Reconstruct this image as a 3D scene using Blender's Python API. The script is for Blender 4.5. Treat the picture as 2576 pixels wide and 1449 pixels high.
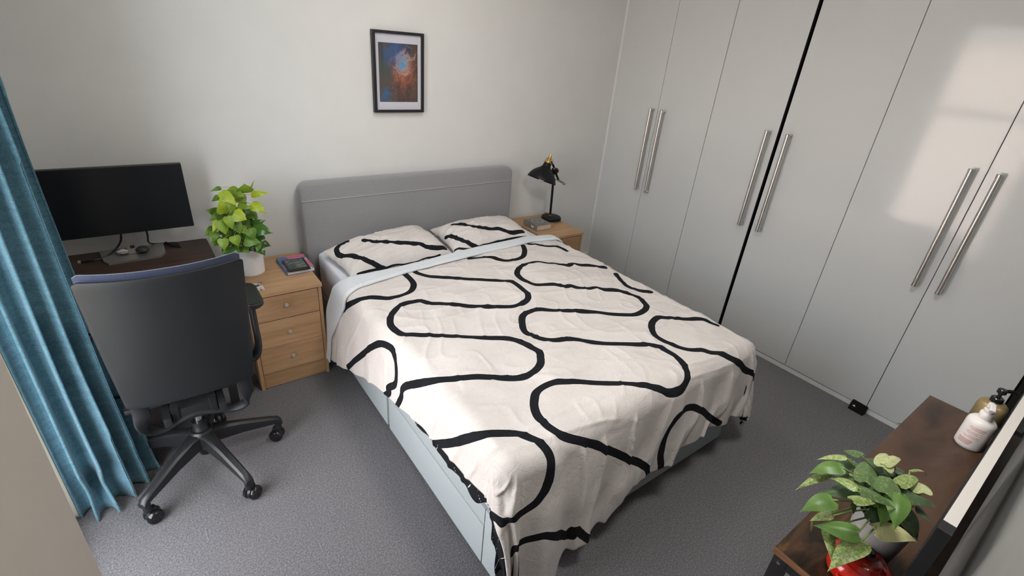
import bpy, bmesh, math, random
import numpy as np
from mathutils import Vector, Matrix

for _o in list(bpy.data.objects):
    bpy.data.objects.remove(_o)
SC = bpy.context.scene
COL = SC.collection
PI = math.pi
rnd = random.Random(5)

# ---------------------------------------------------------------- camera
cam = bpy.data.objects.new('camera', bpy.data.cameras.new('camera'))
COL.objects.link(cam)
cam.data.sensor_width = 36.0
cam.data.lens = 36.0 * 1234.94 / 2576.0
cam.data.clip_start = 0.01
def _cam_matrix(yaw, pitch, roll, loc):
    cy, sy, cp, sp, cr, sr = math.cos(yaw), math.sin(yaw), math.cos(pitch), math.sin(pitch), math.cos(roll), math.sin(roll)
    f = Vector((sy * cp, cy * cp, -sp)); rt = Vector((cy, -sy, 0)); up = rt.cross(f)
    R = rt * cr + up * sr; U = up * cr - rt * sr
    m = Matrix.Identity(4)
    for i in range(3):
        m[i][0] = R[i]; m[i][1] = U[i]; m[i][2] = -f[i]; m[i][3] = loc[i]
    return m
cam.matrix_world = _cam_matrix(0.66955337, 0.46285696, 0.0916593, (0, 0, 1.70))
SC.camera = cam

# ---------------------------------------------------------------- sky, daylight, exposure
W = bpy.data.worlds.new('sky'); SC.world = W; W.use_nodes = True
_bg = W.node_tree.nodes['Background']
_bg.inputs['Color'].default_value = (0.90, 0.95, 1.0, 1)
_bg.inputs['Strength'].default_value = 9.5
_pl = bpy.data.lights.new('window_daylight', 'AREA'); _pl.shape = 'RECTANGLE'; _pl.size = 2.13; _pl.size_y = 0.94
_pl.cycles.is_portal = True
_po = bpy.data.objects.new('window_daylight', _pl); COL.objects.link(_po)
_po.location = (-0.62, 1.29, 1.125); _po.rotation_euler = (0, -PI / 2, 0)
_sl = bpy.data.lights.new('sun', 'SUN'); _sl.energy = 24.0; _sl.angle = math.radians(2); _sl.color = (1.0, .95, .88)
_so = bpy.data.objects.new('sun', _sl); COL.objects.link(_so)
_so.rotation_euler = Vector((.85, -.22, .48)).to_track_quat('Z', 'Y').to_euler()   # from behind the house: it strikes the facade across the way
SC.view_settings.view_transform = 'Standard'
SC.view_settings.look = 'None'
SC.view_settings.exposure = 0.30
SC.view_settings.gamma = 1.0
SC.view_settings.use_curve_mapping = False
SC.cycles.max_bounces = 14
SC.cycles.diffuse_bounces = 9
SC.cycles.glossy_bounces = 5
SC.cycles.transparent_max_bounces = 12
SC.cycles.sample_clamp_indirect = 6.0
SC.cycles.caustics_reflective = False
SC.cycles.caustics_refractive = False
SC.cycles.use_denoising = True

# ---------------------------------------------------------------- helpers
ORG = {}
def link(o, parent=None):
    COL.objects.link(o)
    if parent is not None: o.parent = parent
    return o
def origin(o):
    v = Vector((0, 0, 0))
    while o is not None:
        v = v + Vector(o.location); o = o.parent
    return v
def obj(name, bm, mat, parent=None, smooth_angle=None, base=None):
    """one mesh object; geometry is given in room coordinates and stored relative to its thing's base"""
    org = origin(parent) if parent is not None else Vector(base or (0, 0, 0))
    if isinstance(bm, tuple):
        me = bpy.data.meshes.new(name); me.from_pydata(bm[0], [], bm[1]); me.update()
        me.transform(Matrix.Translation(-org))
    else:
        bmesh.ops.translate(bm, verts=bm.verts, vec=-org)
        me = bpy.data.meshes.new(name); bm.to_mesh(me); bm.free()
    for m in (mat if isinstance(mat, (list, tuple)) else [mat]): me.materials.append(m)
    if smooth_angle is not None:
        me.polygons.foreach_set('use_smooth', [True] * len(me.polygons))
        if smooth_angle < 180: me.set_sharp_from_angle(angle=math.radians(smooth_angle))
    o = bpy.data.objects.new(name, me)
    if parent is None: o.location = org
    return link(o, parent)
def tag(o, label, cat, group=None):
    o['label'] = label; o['category'] = cat
    if group: o['group'] = group
    return o
def thing(name, label, cat, loc, group=None):
    o = bpy.data.objects.new(name, None); o.empty_display_size = 0.05; o.location = loc; link(o)
    return tag(o, label, cat, group)
def struct(name, bm, mat, parent=None, **k):
    o = obj(name, bm, mat, parent, **k); o['kind'] = 'structure'
    return o
def B(): return bmesh.new()
def box(bm, x0, x1, y0, y1, z0, z1, bev=0.0, seg=2, mat=None, mi=0):
    m = Matrix.Translation(((x0 + x1) / 2, (y0 + y1) / 2, (z0 + z1) / 2)) @ Matrix.Diagonal((x1 - x0, y1 - y0, z1 - z0, 1))
    if mat is not None: m = mat @ m
    t = bmesh.new(); bmesh.ops.create_cube(t, size=1.0, matrix=m)
    if bev > 0: bmesh.ops.bevel(t, geom=t.edges[:], offset=bev, segments=seg, affect='EDGES', profile=0.7)
    for f in t.faces: f.material_index = mi
    me = bpy.data.meshes.new('t'); t.to_mesh(me); t.free(); bm.from_mesh(me); bpy.data.meshes.remove(me)
    return bm
def bx(*a, **k): return box(B(), *a, **k)
def lathe(bm, prof, center=(0, 0, 0), n=32, axis=None, sx=1, sy=1):
    """prof: (radius, height) pairs turned about z (or about axis)"""
    q = Vector(axis).to_track_quat('Z', 'Y').to_matrix() if axis is not None else Matrix.Identity(3)
    c = Vector(center); rings = []
    for r, h in prof:
        if r <= 1e-6: rings.append([bm.verts.new(c + q @ Vector((0, 0, h)))])
        else: rings.append([bm.verts.new(c + q @ Vector((r * sx * math.cos(2 * PI * i / n), r * sy * math.sin(2 * PI * i / n), h))) for i in range(n)])
    for a, b in zip(rings, rings[1:]):
        for i in range(n):
            j = (i + 1) % n
            if len(a) == 1 and len(b) == 1: break
            if len(a) == 1: bm.faces.new((a[0], b[j], b[i]))
            elif len(b) == 1: bm.faces.new((a[i], a[j], b[0]))
            else: bm.faces.new((a[i], a[j], b[j], b[i]))
    bmesh.ops.recalc_face_normals(bm, faces=bm.faces[:])
    return bm
def cyl(bm, p, q, r, r2=None, n=20, bev=0.0):
    p = Vector(p); q = Vector(q); L = (q - p).length; r2 = r if r2 is None else r2
    b = min(bev, r * .5, r2 * .5)
    pr = [(0, 0), (r - b, 0), (r, b), (r2, L - b), (r2 - b, L), (0, L)] if b > 0 else [(0, 0), (r, 0), (r2, L), (0, L)]
    return lathe(bm, pr, p, n, q - p)
def tube(bm, pts, r, n=8, closed=False):
    pts = [Vector(p) for p in pts]; rings = []; N = len(pts); prev = None
    rr = r if isinstance(r, (list, tuple)) else [r] * N
    for i, p in enumerate(pts):
        a = pts[(i - 1) % N] if (closed or i > 0) else p; b = pts[(i + 1) % N] if (closed or i < N - 1) else p
        t = (b - a).normalized()
        if prev is None:
            u = t.orthogonal().normalized()
        else:
            u = (prev - t * prev.dot(t)).normalized()
        prev = u; v = t.cross(u)
        rings.append([bm.verts.new(p + (u * math.cos(2 * PI * k / n) + v * math.sin(2 * PI * k / n)) * rr[i]) for k in range(n)])
    M_ = N if closed else N - 1
    for i in range(M_):
        a = rings[i]; b = rings[(i + 1) % N]
        for k in range(n): bm.faces.new((a[k], a[(k + 1) % n], b[(k + 1) % n], b[k]))
    if not closed:
        bm.faces.new(rings[0][::-1]); bm.faces.new(rings[-1])
    bmesh.ops.recalc_face_normals(bm, faces=bm.faces[:])
    return bm
def spline(pts, n=8):
    P_ = [Vector(p) for p in pts]; P_ = [P_[0] * 2 - P_[1]] + P_ + [P_[-1] * 2 - P_[-2]]; out = []
    for i in range(1, len(P_) - 2):
        a, b, c, d = P_[i - 1:i + 3]
        for k in range(n):
            t = k / n
            out.append(0.5 * ((2 * b) + (c - a) * t + (2 * a - 5 * b + 4 * c - d) * t * t + (3 * b - a - 3 * c + d) * t ** 3))
    return out + [P_[-2]]
def prism(bm, pts, vec):
    """closed outline pts extruded by vec"""
    a = [bm.verts.new(Vector(p)) for p in pts]; b = [bm.verts.new(Vector(p) + Vector(vec)) for p in pts]
    bm.faces.new(a[::-1]); bm.faces.new(b); N = len(a)
    for i in range(N): bm.faces.new((a[i], a[(i + 1) % N], b[(i + 1) % N], b[i]))
    bmesh.ops.recalc_face_normals(bm, faces=bm.faces[:])
    return bm
def sweep(bm, path, w, t, wdir):
    """flat bar: rectangle w (along wdir) by t swept along path"""
    path = [Vector(p) for p in path]; rings = []
    for i, p in enumerate(path):
        a = path[max(i - 1, 0)]; b = path[min(i + 1, len(path) - 1)]
        T = (b - a).normalized(); wd = Vector(wdir(i / (len(path) - 1))) if callable(wdir) else Vector(wdir)
        wd = (wd - T * wd.dot(T)).normalized(); n_ = T.cross(wd)
        ww = w(i / (len(path) - 1)) if callable(w) else w
        e = min(t, ww) * .25
        rings.append([bm.verts.new(p + wd * s * ww / 2 + n_ * q * t / 2 + wd * s2 * e + n_ * q2 * e) for s, q, s2, q2 in
                      ((-1, -1, 1, 0), (1, -1, -1, 0), (1, -1, 0, 1), (1, 1, 0, -1), (1, 1, -1, 0), (-1, 1, 1, 0), (-1, 1, 0, -1), (-1, -1, 0, 1))])
    for a, b in zip(rings, rings[1:]):
        for k in range(8): bm.faces.new((a[k], a[(k + 1) % 8], b[(k + 1) % 8], b[k]))
    bm.faces.new(rings[0][::-1]); bm.faces.new(rings[-1])
    bmesh.ops.recalc_face_normals(bm, faces=bm.faces[:])
    return bm
def gridmesh(G):
    n, m, _ = G.shape
    v = G.reshape(-1, 3).tolist(); idx = np.arange(n * m).reshape(n, m)
    f = np.stack([idx[:-1, :-1], idx[1:, :-1], idx[1:, 1:], idx[:-1, 1:]], -1).reshape(-1, 4).tolist()
    return v, f
def copy_tree(o, parent=None):
    c = o.copy(); COL.objects.link(c)
    if parent is not None: c.parent = parent
    for ch in list(o.children): copy_tree(ch, c)
    return c

# ---------------------------------------------------------------- materials
def mat(name, color=(.8, .8, .8), rough=.5, metal=0.0, spec=.5, build=None, **k):
    m = bpy.data.materials.new(name); m.use_nodes = True
    nt = m.node_tree; b = nt.nodes['Principled BSDF']
    b.inputs['Base Color'].default_value = (*color, 1); b.inputs['Roughness'].default_value = rough
    b.inputs['Metallic'].default_value = metal; b.inputs['Specular IOR Level'].default_value = spec
    for kk, v in k.items(): b.inputs[kk.replace('_', ' ')].default_value = v
    if build: build(nt, b)
    return m
def N(nt, typ, **k):
    n = nt.nodes.new(typ)
    for kk, v in k.items():
        if kk in n.inputs.keys(): n.inputs[kk].default_value = v
        else: setattr(n, kk, v)
    return n
def coords(nt, scale=(1, 1, 1), kind='Object', rot=(0, 0, 0)):
    tc = N(nt, 'ShaderNodeTexCoord'); mp = N(nt, 'ShaderNodeMapping')
    mp.inputs['Scale'].default_value = scale; mp.inputs['Rotation'].default_value = rot
    nt.links.new(tc.outputs[kind], mp.inputs['Vector'])
    return mp.outputs['Vector']
def ramp(nt, fac, stops):
    r = N(nt, 'ShaderNodeValToRGB'); e = r.color_ramp.elements
    while len(e) < len(stops): e.new(0.5)
    for el, (p, c) in zip(e, stops): el.position = p; el.color = (*c, 1) if len(c) == 3 else c
    nt.links.new(fac, r.inputs['Fac']); return r.outputs['Color']
def noise(nt, vec, scale, detail=4, rough=.55, dist=0.0):
    n = N(nt, 'ShaderNodeTexNoise'); n.inputs['Scale'].default_value = scale; n.inputs['Detail'].default_value = detail
    n.inputs['Roughness'].default_value = rough; n.inputs['Distortion'].default_value = dist
    nt.links.new(vec, n.inputs['Vector']); return n.outputs['Fac']
def bump(nt, b, h, strength=.3, dist=.01):
    n = N(nt, 'ShaderNodeBump'); n.inputs['Strength'].default_value = strength; n.inputs['Distance'].default_value = dist
    nt.links.new(h, n.inputs['Height']); nt.links.new(n.outputs['Normal'], b.inputs['Normal'])
def mixc(nt, fac, a, b_):
    m = N(nt, 'ShaderNodeMix'); m.data_type = 'RGBA'
    for v, i in ((fac, 0), (a, 6), (b_, 7)):
        if hasattr(v, 'links') or isinstance(v, bpy.types.NodeSocket): nt.links.new(v, m.inputs[i])
        elif i == 0: m.inputs[0].default_value = v
        else: m.inputs[i].default_value = (*v, 1)
    return m.outputs[2]
def math_(nt, op, a, b_=0.0):
    m = N(nt, 'ShaderNodeMath'); m.operation = op
    for v, i in ((a, 0), (b_, 1)):
        if isinstance(v, bpy.types.NodeSocket): nt.links.new(v, m.inputs[i])
        else: m.inputs[i].default_value = v
    return m.outputs[0]
def noisy(c1, c2, scale, vscale=(1, 1, 1), bs=0.0, bscale=None, bd=.003, detail=5, lo=.35, hi=.65):
    def f(nt, b):
        v = coords(nt, vscale); n = noise(nt, v, scale, detail)
        nt.links.new(ramp(nt, n, [(lo, c1), (hi, c2)]), b.inputs['Base Color'])
        if bs: bump(nt, b, noise(nt, coords(nt, vscale), bscale or scale, 3), bs, bd)
    return f
def wood(c1, c2, c3, axis='x', s=1.0, bs=.08):
    sc = {'x': (2.2, 26, 26), 'y': (26, 2.2, 26), 'z': (26, 26, 2.2)}[axis]
    def f(nt, b):
        v = coords(nt, tuple(q * s for q in sc))
        n1 = noise(nt, v, 1.0, 6, .6, .4); n2 = noise(nt, v, 5.0, 3, .6)
        c = ramp(nt, n1, [(.32, c1), (.5, c2), (.68, c3)])
        d = mixc(nt, math_(nt, 'MULTIPLY', n2, .35), c, c1)
        nt.links.new(d, b.inputs['Base Color']); bump(nt, b, n2, bs, .001)
    return f
# ---------------------------------------------------------------- cloth surfaces (pure numpy)
def _hash(i, j, s):
    n = (i * 374761393 + j * 668265263 + s * 974634757) & 0x7fffffff
    n = ((n ^ (n >> 13)) * 1274126177) & 0x7fffffff
    return ((n ^ (n >> 16)) & 0xffff) / 65535.0

def vnoise(x, y, s=0):
    x = np.asarray(x, float); y = np.asarray(y, float)
    xi = np.floor(x).astype(np.int64); yi = np.floor(y).astype(np.int64)
    fx = x - xi; fy = y - yi
    fx = fx * fx * fx * (fx * (fx * 6 - 15) + 10); fy = fy * fy * fy * (fy * (fy * 6 - 15) + 10)
    a = _hash(xi, yi, s); b = _hash(xi + 1, yi, s); c = _hash(xi, yi + 1, s); d = _hash(xi + 1, yi + 1, s)
    return (a * (1 - fx) + b * fx) * (1 - fy) + (c * (1 - fx) + d * fx) * fy - 0.5

def smooth(a, b, x):
    t = np.clip((np.asarray(x, float) - a) / (b - a), 0, 1)
    return t * t * (3 - 2 * t)

# duvet: flat cloth coordinates (X, Y) in metres -> draped position over the bed
DX0, DX1, DY0, DR = 0.725, 2.025, 0.855, 0.075
def duvet_left(Y):   # overhang past the left edge
    return np.interp(Y, [0.2, 0.55, 0.70, 0.86, 0.985, 1.14, 1.33, 1.52, 1.74, 1.95, 2.26], [.20, .195, .215, .198, .214, .219, .26, .298, .35, .425, .545])
def duvet_foot(X):   # overhang past the foot edge
    return np.interp(X, [0.4, 0.87, 0.93, 1.04, 1.13, 1.20, 1.35, 1.54, 1.68, 1.84, 2.02, 2.4], [.63, .62, .535, .515, .535, .445, .442, .418, .385, .388, .41, .38])

def duvet_S(X, Y, lift=0.0, wrinkle=1.0):
    X = np.asarray(X, float); Y = np.asarray(Y, float)
    ox = np.where(X < DX0, X - DX0, np.where(X > DX1, X - DX1, 0.0))
    oy = np.where(Y < DY0, Y - DY0, 0.0)
    d = np.sqrt(ox * ox + oy * oy)
    ux = np.where(d > 1e-9, ox / np.maximum(d, 1e-9), 0.0); uy = np.where(d > 1e-9, oy / np.maximum(d, 1e-9), 0.0)
    bx = np.clip(X, DX0, DX1); by = np.maximum(Y, DY0)
    zt = 0.592 + 0.014 * np.sin(np.pi * np.clip((bx - DX0) / (DX1 - DX0), 0, 1)) + 0.0 * by
    # puffy loft and creases
    w = wrinkle
    puff = 0.016 * vnoise(X * 3.1 + 3, Y * 3.7, 1) + 0.010 * vnoise(X * 7.3, Y * 9.1 + 5, 2)
    q = vnoise(X * 3.0 + 9, Y * 3.0, 3) * 2.2
    r1 = 1 - np.abs(vnoise(X * 4.5 + 0.7 * q, Y * 13.0 + 2.3 * X + q, 4)) * 4
    r2 = 1 - np.abs(vnoise(X * 15.0 - 3 * Y + q, Y * 9.0 + 4 * X, 5)) * 4
    sd = smooth(0.04, 0.16, d)                    # on the drops the creases run downwards
    xx = X * np.abs(uy) + Y * np.abs(ux); yy = d
    r3 = 1 - np.abs(vnoise(xx * 11.0 + .8 * q + 3 * yy * vnoise(X * 2, Y * 2, 15), yy * 1.6 + 7, 14)) * 4
    r1 = r1 * (1 - sd) + sd * (1.5 * r3 - .2); r2 = r2 * (1 - .6 * sd)
    crease = (0.0055 + 0.009 * sd * np.abs(uy) ** 2) * np.clip(r1, 0, 1) ** 2 + 0.0035 * np.clip(r2, 0, 1) ** 2
    n = w * (puff + crease) + lift
    r = DR
    th = np.clip(d / r, 0, np.pi / 2)
    st = np.maximum(d - r * np.pi / 2, 0)
    # gathered folds that deepen down the drop
    along = X * np.abs(uy) + Y * np.abs(ux) + 0.5 * np.arctan2(uy, ux)
    fold = (0.35 + 0.65 * np.abs(uy)) * (0.026 * vnoise(along * 9.0 + 1.5, along * 0 + 2.5, 6) + 0.013 * np.sin(along * 31 + 3 * vnoise(along * 4, along * 0, 7))) * smooth(0.03, 0.5, d) * w
    flare = 0.10
    out = r * np.sin(th) + st * np.sin(flare) + n * np.sin(th) + fold
    z = zt - r * (1 - np.cos(th)) - st * np.cos(flare) + n * np.cos(th)
    low = np.maximum(0.016 + lift - z, 0)
    z = np.maximum(z, 0.016 + lift + 0.3 * np.maximum(low - 0.3, 0))
    out = out + 0.55 * low
    return np.stack([bx + ux * out, by + uy * out, z], -1)

# edge of the printed face at the head end, in cloth coordinates
def duvet_head(X):
    return np.interp(X, [0.15, 0.34, 0.49, 0.60, 0.69, 0.81, 1.05, 1.36, 1.65, 1.85, 2.0, 2.4], HEAD_LO)
def lining_top(X):
    return np.interp(X, [0.15, 0.34, 0.49, 0.60, 0.69, 0.81, 1.05, 1.36, 1.65, 1.85, 2.0, 2.4], HEAD_HI)
HEAD_LO = [2.27, 2.254, 2.148, 2.081, 2.066, 2.084, 2.109, 2.133, 2.15, 2.182, 2.165, 2.15]
HEAD_HI = [2.36, 2.345, 2.31, 2.26, 2.215, 2.195, 2.20, 2.235, 2.25, 2.28, 2.26, 2.2]

# pillows: s, t in [-1, 1]; corners listed head-left, head-right, foot-right, foot-left
PILLOWS = [
    dict(c=[(0.695, 2.575), (1.325, 2.645), (1.365, 2.305), (0.735, 2.245)], z=[.585, .615, .565, .565], T=.09, seed=11),
    dict(c=[(1.385, 2.640), (1.975, 2.630), (1.965, 2.275), (1.365, 2.275)], z=[.592, .590, .565, .565], T=.085, seed=23),
]
def pillow_S(k, s, t, side=1):
    P = PILLOWS[k]; c = np.array(P['c']); zz = np.array(P['z'])
    s = np.asarray(s, float); t = np.asarray(t, float)
    a = (s + 1) / 2; b = (t + 1) / 2      # b = 0 head, 1 foot
    w = [(1 - a) * (1 - b), a * (1 - b), a * b, (1 - a) * b]
    pinch = 1 - 0.045 * (1 - np.abs(t) ** 2) * np.abs(s) ** 3
    x = sum(w[i] * c[i][0] for i in range(4)); y = sum(w[i] * c[i][1] for i in range(4)); z = sum(w[i] * zz[i] for i in range(4))
    cx, cy = c.mean(0)
    x = cx + (x - cx) * pinch; y = cy + (y - cy) * (1 - 0.06 * (1 - s ** 2) * np.abs(t) ** 3)
    edge = np.clip((1 - np.abs(s) ** 3.2) * (1 - np.abs(t) ** 2.6), 0, 1)
    h = P['T'] * edge ** 0.55
    q = vnoise(s * 2 + P['seed'], t * 2, 3)
    wr = 0.016 * vnoise(s * 2.6 + P['seed'], t * 2.2, 8) + 0.008 * np.clip(1 - np.abs(vnoise(s * 3 + 2 * q + P['seed'], t * 7 + 2 * s, 9)) * 4, 0, 1) ** 2
    wr = wr + 0.010 * vnoise(s * 7 + P['seed'], t * 6, 10) * (1 - edge)
    up = np.where(side > 0, h * 1.0 + wr * np.sqrt(edge), -h * 0.16)
    return np.stack([x, y, z + up + 0.012 * (1 - edge) * vnoise(s * 5 + P['seed'], t * 5, 12)], -1)
# centre lines of the printed stripes, in cloth coordinates
DUVET_LINES=[[(0.964,2.101),(0.962,2.041),(0.956,1.992),(0.936,1.949),(0.898,1.917),(0.851,1.910),(0.799,1.918),(0.767,1.939),(0.735,1.959),(0.695,1.974),(0.653,2.011),(0.596,2.083),(0.562,2.114)],
[(1.022,2.103),(1.027,2.085),(1.054,2.040),(1.099,2.004),(1.144,1.960),(1.191,1.918),(1.265,1.876),(1.318,1.835),(1.361,1.797),(1.395,1.771),(1.400,1.713),(1.391,1.647),(1.373,1.602),(1.340,1.573),(1.286,1.554),(1.233,1.562),(1.172,1.602),(1.103,1.653),(1.051,1.692),(1.010,1.722),(0.979,1.756),(0.961,1.766),(0.932,1.784),(0.913,1.822),(0.879,1.829),(0.839,1.832),(0.789,1.813),(0.752,1.780),(0.721,1.734),(0.709,1.693),(0.711,1.651),(0.725,1.608),(0.760,1.584),(0.807,1.543),(0.860,1.504),(0.979,1.406),(1.075,1.342),(1.102,1.295),(1.113,1.246),(1.121,1.202),(1.107,1.178),(1.084,1.149),(1.044,1.128),(0.991,1.122),(0.949,1.135),(0.904,1.163),(0.880,1.176),(0.844,1.196),(0.807,1.214),(0.770,1.231),(0.694,1.277),(0.649,1.319),(0.582,1.406),(0.535,1.448),(0.505,1.447),(0.462,1.464),(0.427,1.480)],
[(0.287,2.023),(0.415,1.899),(0.531,1.787),(0.605,1.693),(0.637,1.619),(0.641,1.562),(0.610,1.525),(0.548,1.510),(0.512,1.517),(0.462,1.571),(0.448,1.572),(0.444,1.557),(0.376,1.627)],
[(1.769,2.165),(1.720,2.085),(1.663,2.024),(1.603,2.003),(1.537,2.006),(1.498,2.038),(1.479,2.075),(1.445,2.095),(1.405,2.114),(1.364,2.127)],
[(1.821,2.175),(1.863,2.136),(1.882,2.100),(1.945,2.059),(1.976,2.032),(1.973,1.994)],
[(2.013,1.706),(1.990,1.724),(1.961,1.766),(1.902,1.795),(1.866,1.822),(1.823,1.812),(1.800,1.833),(1.766,1.869),(1.730,1.876),(1.688,1.913),(1.629,1.919),(1.563,1.904),(1.504,1.864),(1.474,1.829),(1.466,1.788),(1.471,1.743),(1.494,1.698),(1.545,1.673),(1.584,1.649),(1.616,1.607),(1.651,1.604),(1.676,1.572),(1.725,1.542),(1.772,1.533),(1.791,1.495),(1.850,1.458),(1.873,1.403),(1.895,1.355),(1.885,1.310),(1.851,1.266),(1.800,1.240),(1.731,1.235),(1.679,1.264),(1.631,1.304),(1.578,1.345),(1.508,1.377),(1.434,1.418),(1.351,1.479),(1.292,1.485),(1.244,1.472),(1.213,1.441),(1.182,1.394),(1.168,1.353),(1.181,1.312),(1.204,1.268),(1.248,1.235),(1.311,1.208),(1.352,1.171),(1.399,1.133),(1.456,1.093),(1.536,1.052),(1.588,1.024),(1.608,0.983),(1.612,0.934),(1.598,0.874),(1.570,0.828),(1.568,0.820),(1.536,0.792),(1.492,0.775),(1.441,0.776),(1.407,0.785),(1.381,0.805),(1.340,0.829),(1.297,0.857),(1.240,0.902),(1.185,0.949),(1.138,0.985),(1.093,1.011),(1.054,1.032),(1.006,1.036),(0.962,1.022),(0.926,0.989),(0.902,0.953),(0.892,0.916),(0.893,0.867),(0.903,0.827),(0.929,0.799),(0.990,0.758),(1.060,0.707),(1.142,0.641),(1.230,0.568),(1.325,0.487),(1.360,0.440),(1.367,0.394),(1.353,0.363)],
[(2.010,1.618),(1.982,1.572),(1.951,1.503),(1.948,1.438),(1.971,1.391),(2.009,1.371)],
[(2.029,0.990),(2.018,1.019),(2.005,1.053),(1.950,1.088),(1.901,1.116),(1.860,1.142),(1.817,1.166),(1.756,1.150),(1.710,1.119),(1.669,1.073),(1.666,1.034),(1.675,0.988),(1.692,0.937),(1.721,0.908),(1.762,0.887),(1.777,0.854),(1.809,0.828),(1.847,0.795),(1.914,0.751),(1.993,0.692),(2.120,0.654)],
[(1.822,0.484),(1.744,0.541),(1.659,0.614),(1.594,0.651),(1.515,0.672),(1.462,0.671),(1.431,0.635),(1.418,0.587),(1.415,0.529),(1.417,0.489),(1.429,0.444),(1.432,0.417)],
[(0.494,1.161),(0.558,1.082),(0.640,0.998),(0.691,0.951),(0.752,0.922),(0.794,0.893),(0.817,0.856),(0.831,0.815),(0.838,0.777),(0.833,0.745),(0.825,0.694),(0.803,0.649),(0.763,0.623),(0.690,0.625),(0.587,0.651),(0.539,0.705),(0.503,0.759)],
[(1.049,0.310),(0.983,0.382),(0.958,0.415),(0.932,0.381),(0.865,0.456),(0.816,0.489),(0.776,0.486),(0.737,0.488),(0.649,0.502),(0.620,0.467)]]
PILLOW_LINES=[[[(-0.652,-0.539),(-0.767,-0.643),(-0.867,-0.528),(-0.931,-0.234),(-0.897,-0.032),(-0.791,0.323),(-0.694,0.673),(-0.580,0.878),(-0.487,0.968),(-0.402,0.997)],
[(-0.424,-0.209),(-0.295,0.018),(-0.080,0.370),(0.156,0.550),(0.393,0.635),(0.498,0.788),(0.673,0.855),(0.881,0.853)],
[(-0.873,0.989),(-0.444,0.993),(-0.091,0.998),(0.278,1.000),(0.705,0.994)]],
[[(-0.950,-0.000),(-0.847,0.265),(-0.753,0.616),(-0.625,0.860),(-0.507,0.966)],
[(-0.658,-0.363),(-0.473,-0.095),(-0.301,0.203),(-0.078,0.355),(0.177,0.498),(0.330,0.736),(0.512,0.779),(0.752,0.697)],
[(-0.980,0.782),(-0.757,0.940),(-0.498,0.975),(-0.081,0.946),(0.272,0.940),(0.765,0.923)]]]
# leaves: base xyz, tip xyz, width, tone
LEAVES_LEFT=[(0.264,2.52,1.003,0.216,2.486,1,0.016,2),
(0.256,2.44,1.007,0.303,2.394,0.948,0.038,0),
(0.245,2.42,0.914,0.241,2.402,0.997,0.038,0),
(0.293,2.52,0.988,0.35,2.473,0.966,0.046,1),
(0.357,2.5,0.977,0.357,2.488,1.023,0.059,1),
(0.378,2.48,0.971,0.45,2.428,0.986,0.026,0),
(0.37,2.46,0.933,0.421,2.416,0.893,0.04,0),
(0.315,2.48,0.924,0.37,2.436,0.919,0.025,1),
(0.285,2.41,0.913,0.331,2.369,0.884,0.049,0),
(0.345,2.5,0.864,0.38,2.468,0.863,0.021,2),
(0.249,2.55,0.952,0.217,2.525,0.941,0.021,2),
(0.236,2.5,0.891,0.185,2.461,0.926,0.037,2),
(0.239,2.47,0.896,0.186,2.434,0.884,0.033,2),
(0.22,2.43,0.881,0.188,2.408,0.836,0.024,0),
(0.232,2.42,0.883,0.238,2.399,0.82,0.046,1),
(0.258,2.41,0.902,0.266,2.389,0.844,0.034,1),
(0.287,2.43,0.868,0.295,2.409,0.81,0.037,2),
(0.309,2.44,0.829,0.327,2.416,0.803,0.034,1),
(0.356,2.48,0.824,0.418,2.436,0.858,0.032,3),
(0.358,2.44,0.824,0.431,2.386,0.805,0.051,3),
(0.339,2.42,0.829,0.347,2.4,0.779,0.042,2),
(0.309,2.42,0.78,0.375,2.37,0.766,0.046,2),
(0.37,2.46,0.769,0.387,2.436,0.724,0.048,3),
(0.269,2.4,0.811,0.277,2.38,0.763,0.039,1),
(0.223,2.4,0.805,0.218,2.387,0.751,0.035,1),
(0.203,2.46,0.839,0.155,2.427,0.818,0.029,2),
(0.202,2.43,0.832,0.174,2.41,0.788,0.033,2),
(0.208,2.45,0.785,0.179,2.428,0.765,0.037,2),
(0.246,2.42,0.754,0.204,2.391,0.736,0.042,3),
(0.297,2.44,0.734,0.323,2.412,0.713,0.034,2),
(0.365,2.43,0.737,0.352,2.417,0.707,0.022,2),
(0.259,2.42,0.747,0.282,2.394,0.728,0.033,3),
(0.383,2.5,0.996,0.4,2.482,1.04,0.006,0),
(0.336,2.53,0.944,0.353,2.507,0.918,0.047,1),
(0.285,2.5,0.926,0.264,2.483,0.891,0.05,1),
(0.354,2.5,0.822,0.31,2.468,0.852,0.048,3),
(0.25,2.47,0.825,0.211,2.442,0.812,0.038,2),
(0.259,2.47,0.788,0.252,2.454,0.83,0.034,2),
(0.22,2.5,0.819,0.21,2.482,0.861,0.029,2),
(0.303,2.52,0.8,0.292,2.502,0.844,0.039,3),
(0.326,2.5,0.767,0.295,2.474,0.794,0.043,3),
(0.374,2.5,0.769,0.342,2.474,0.801,0.039,3),
(0.225,2.52,0.739,0.215,2.502,0.783,0.043,3),
(0.268,2.5,0.739,0.256,2.482,0.779,0.039,3),
(0.327,2.5,0.72,0.305,2.478,0.755,0.039,3)]
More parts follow.
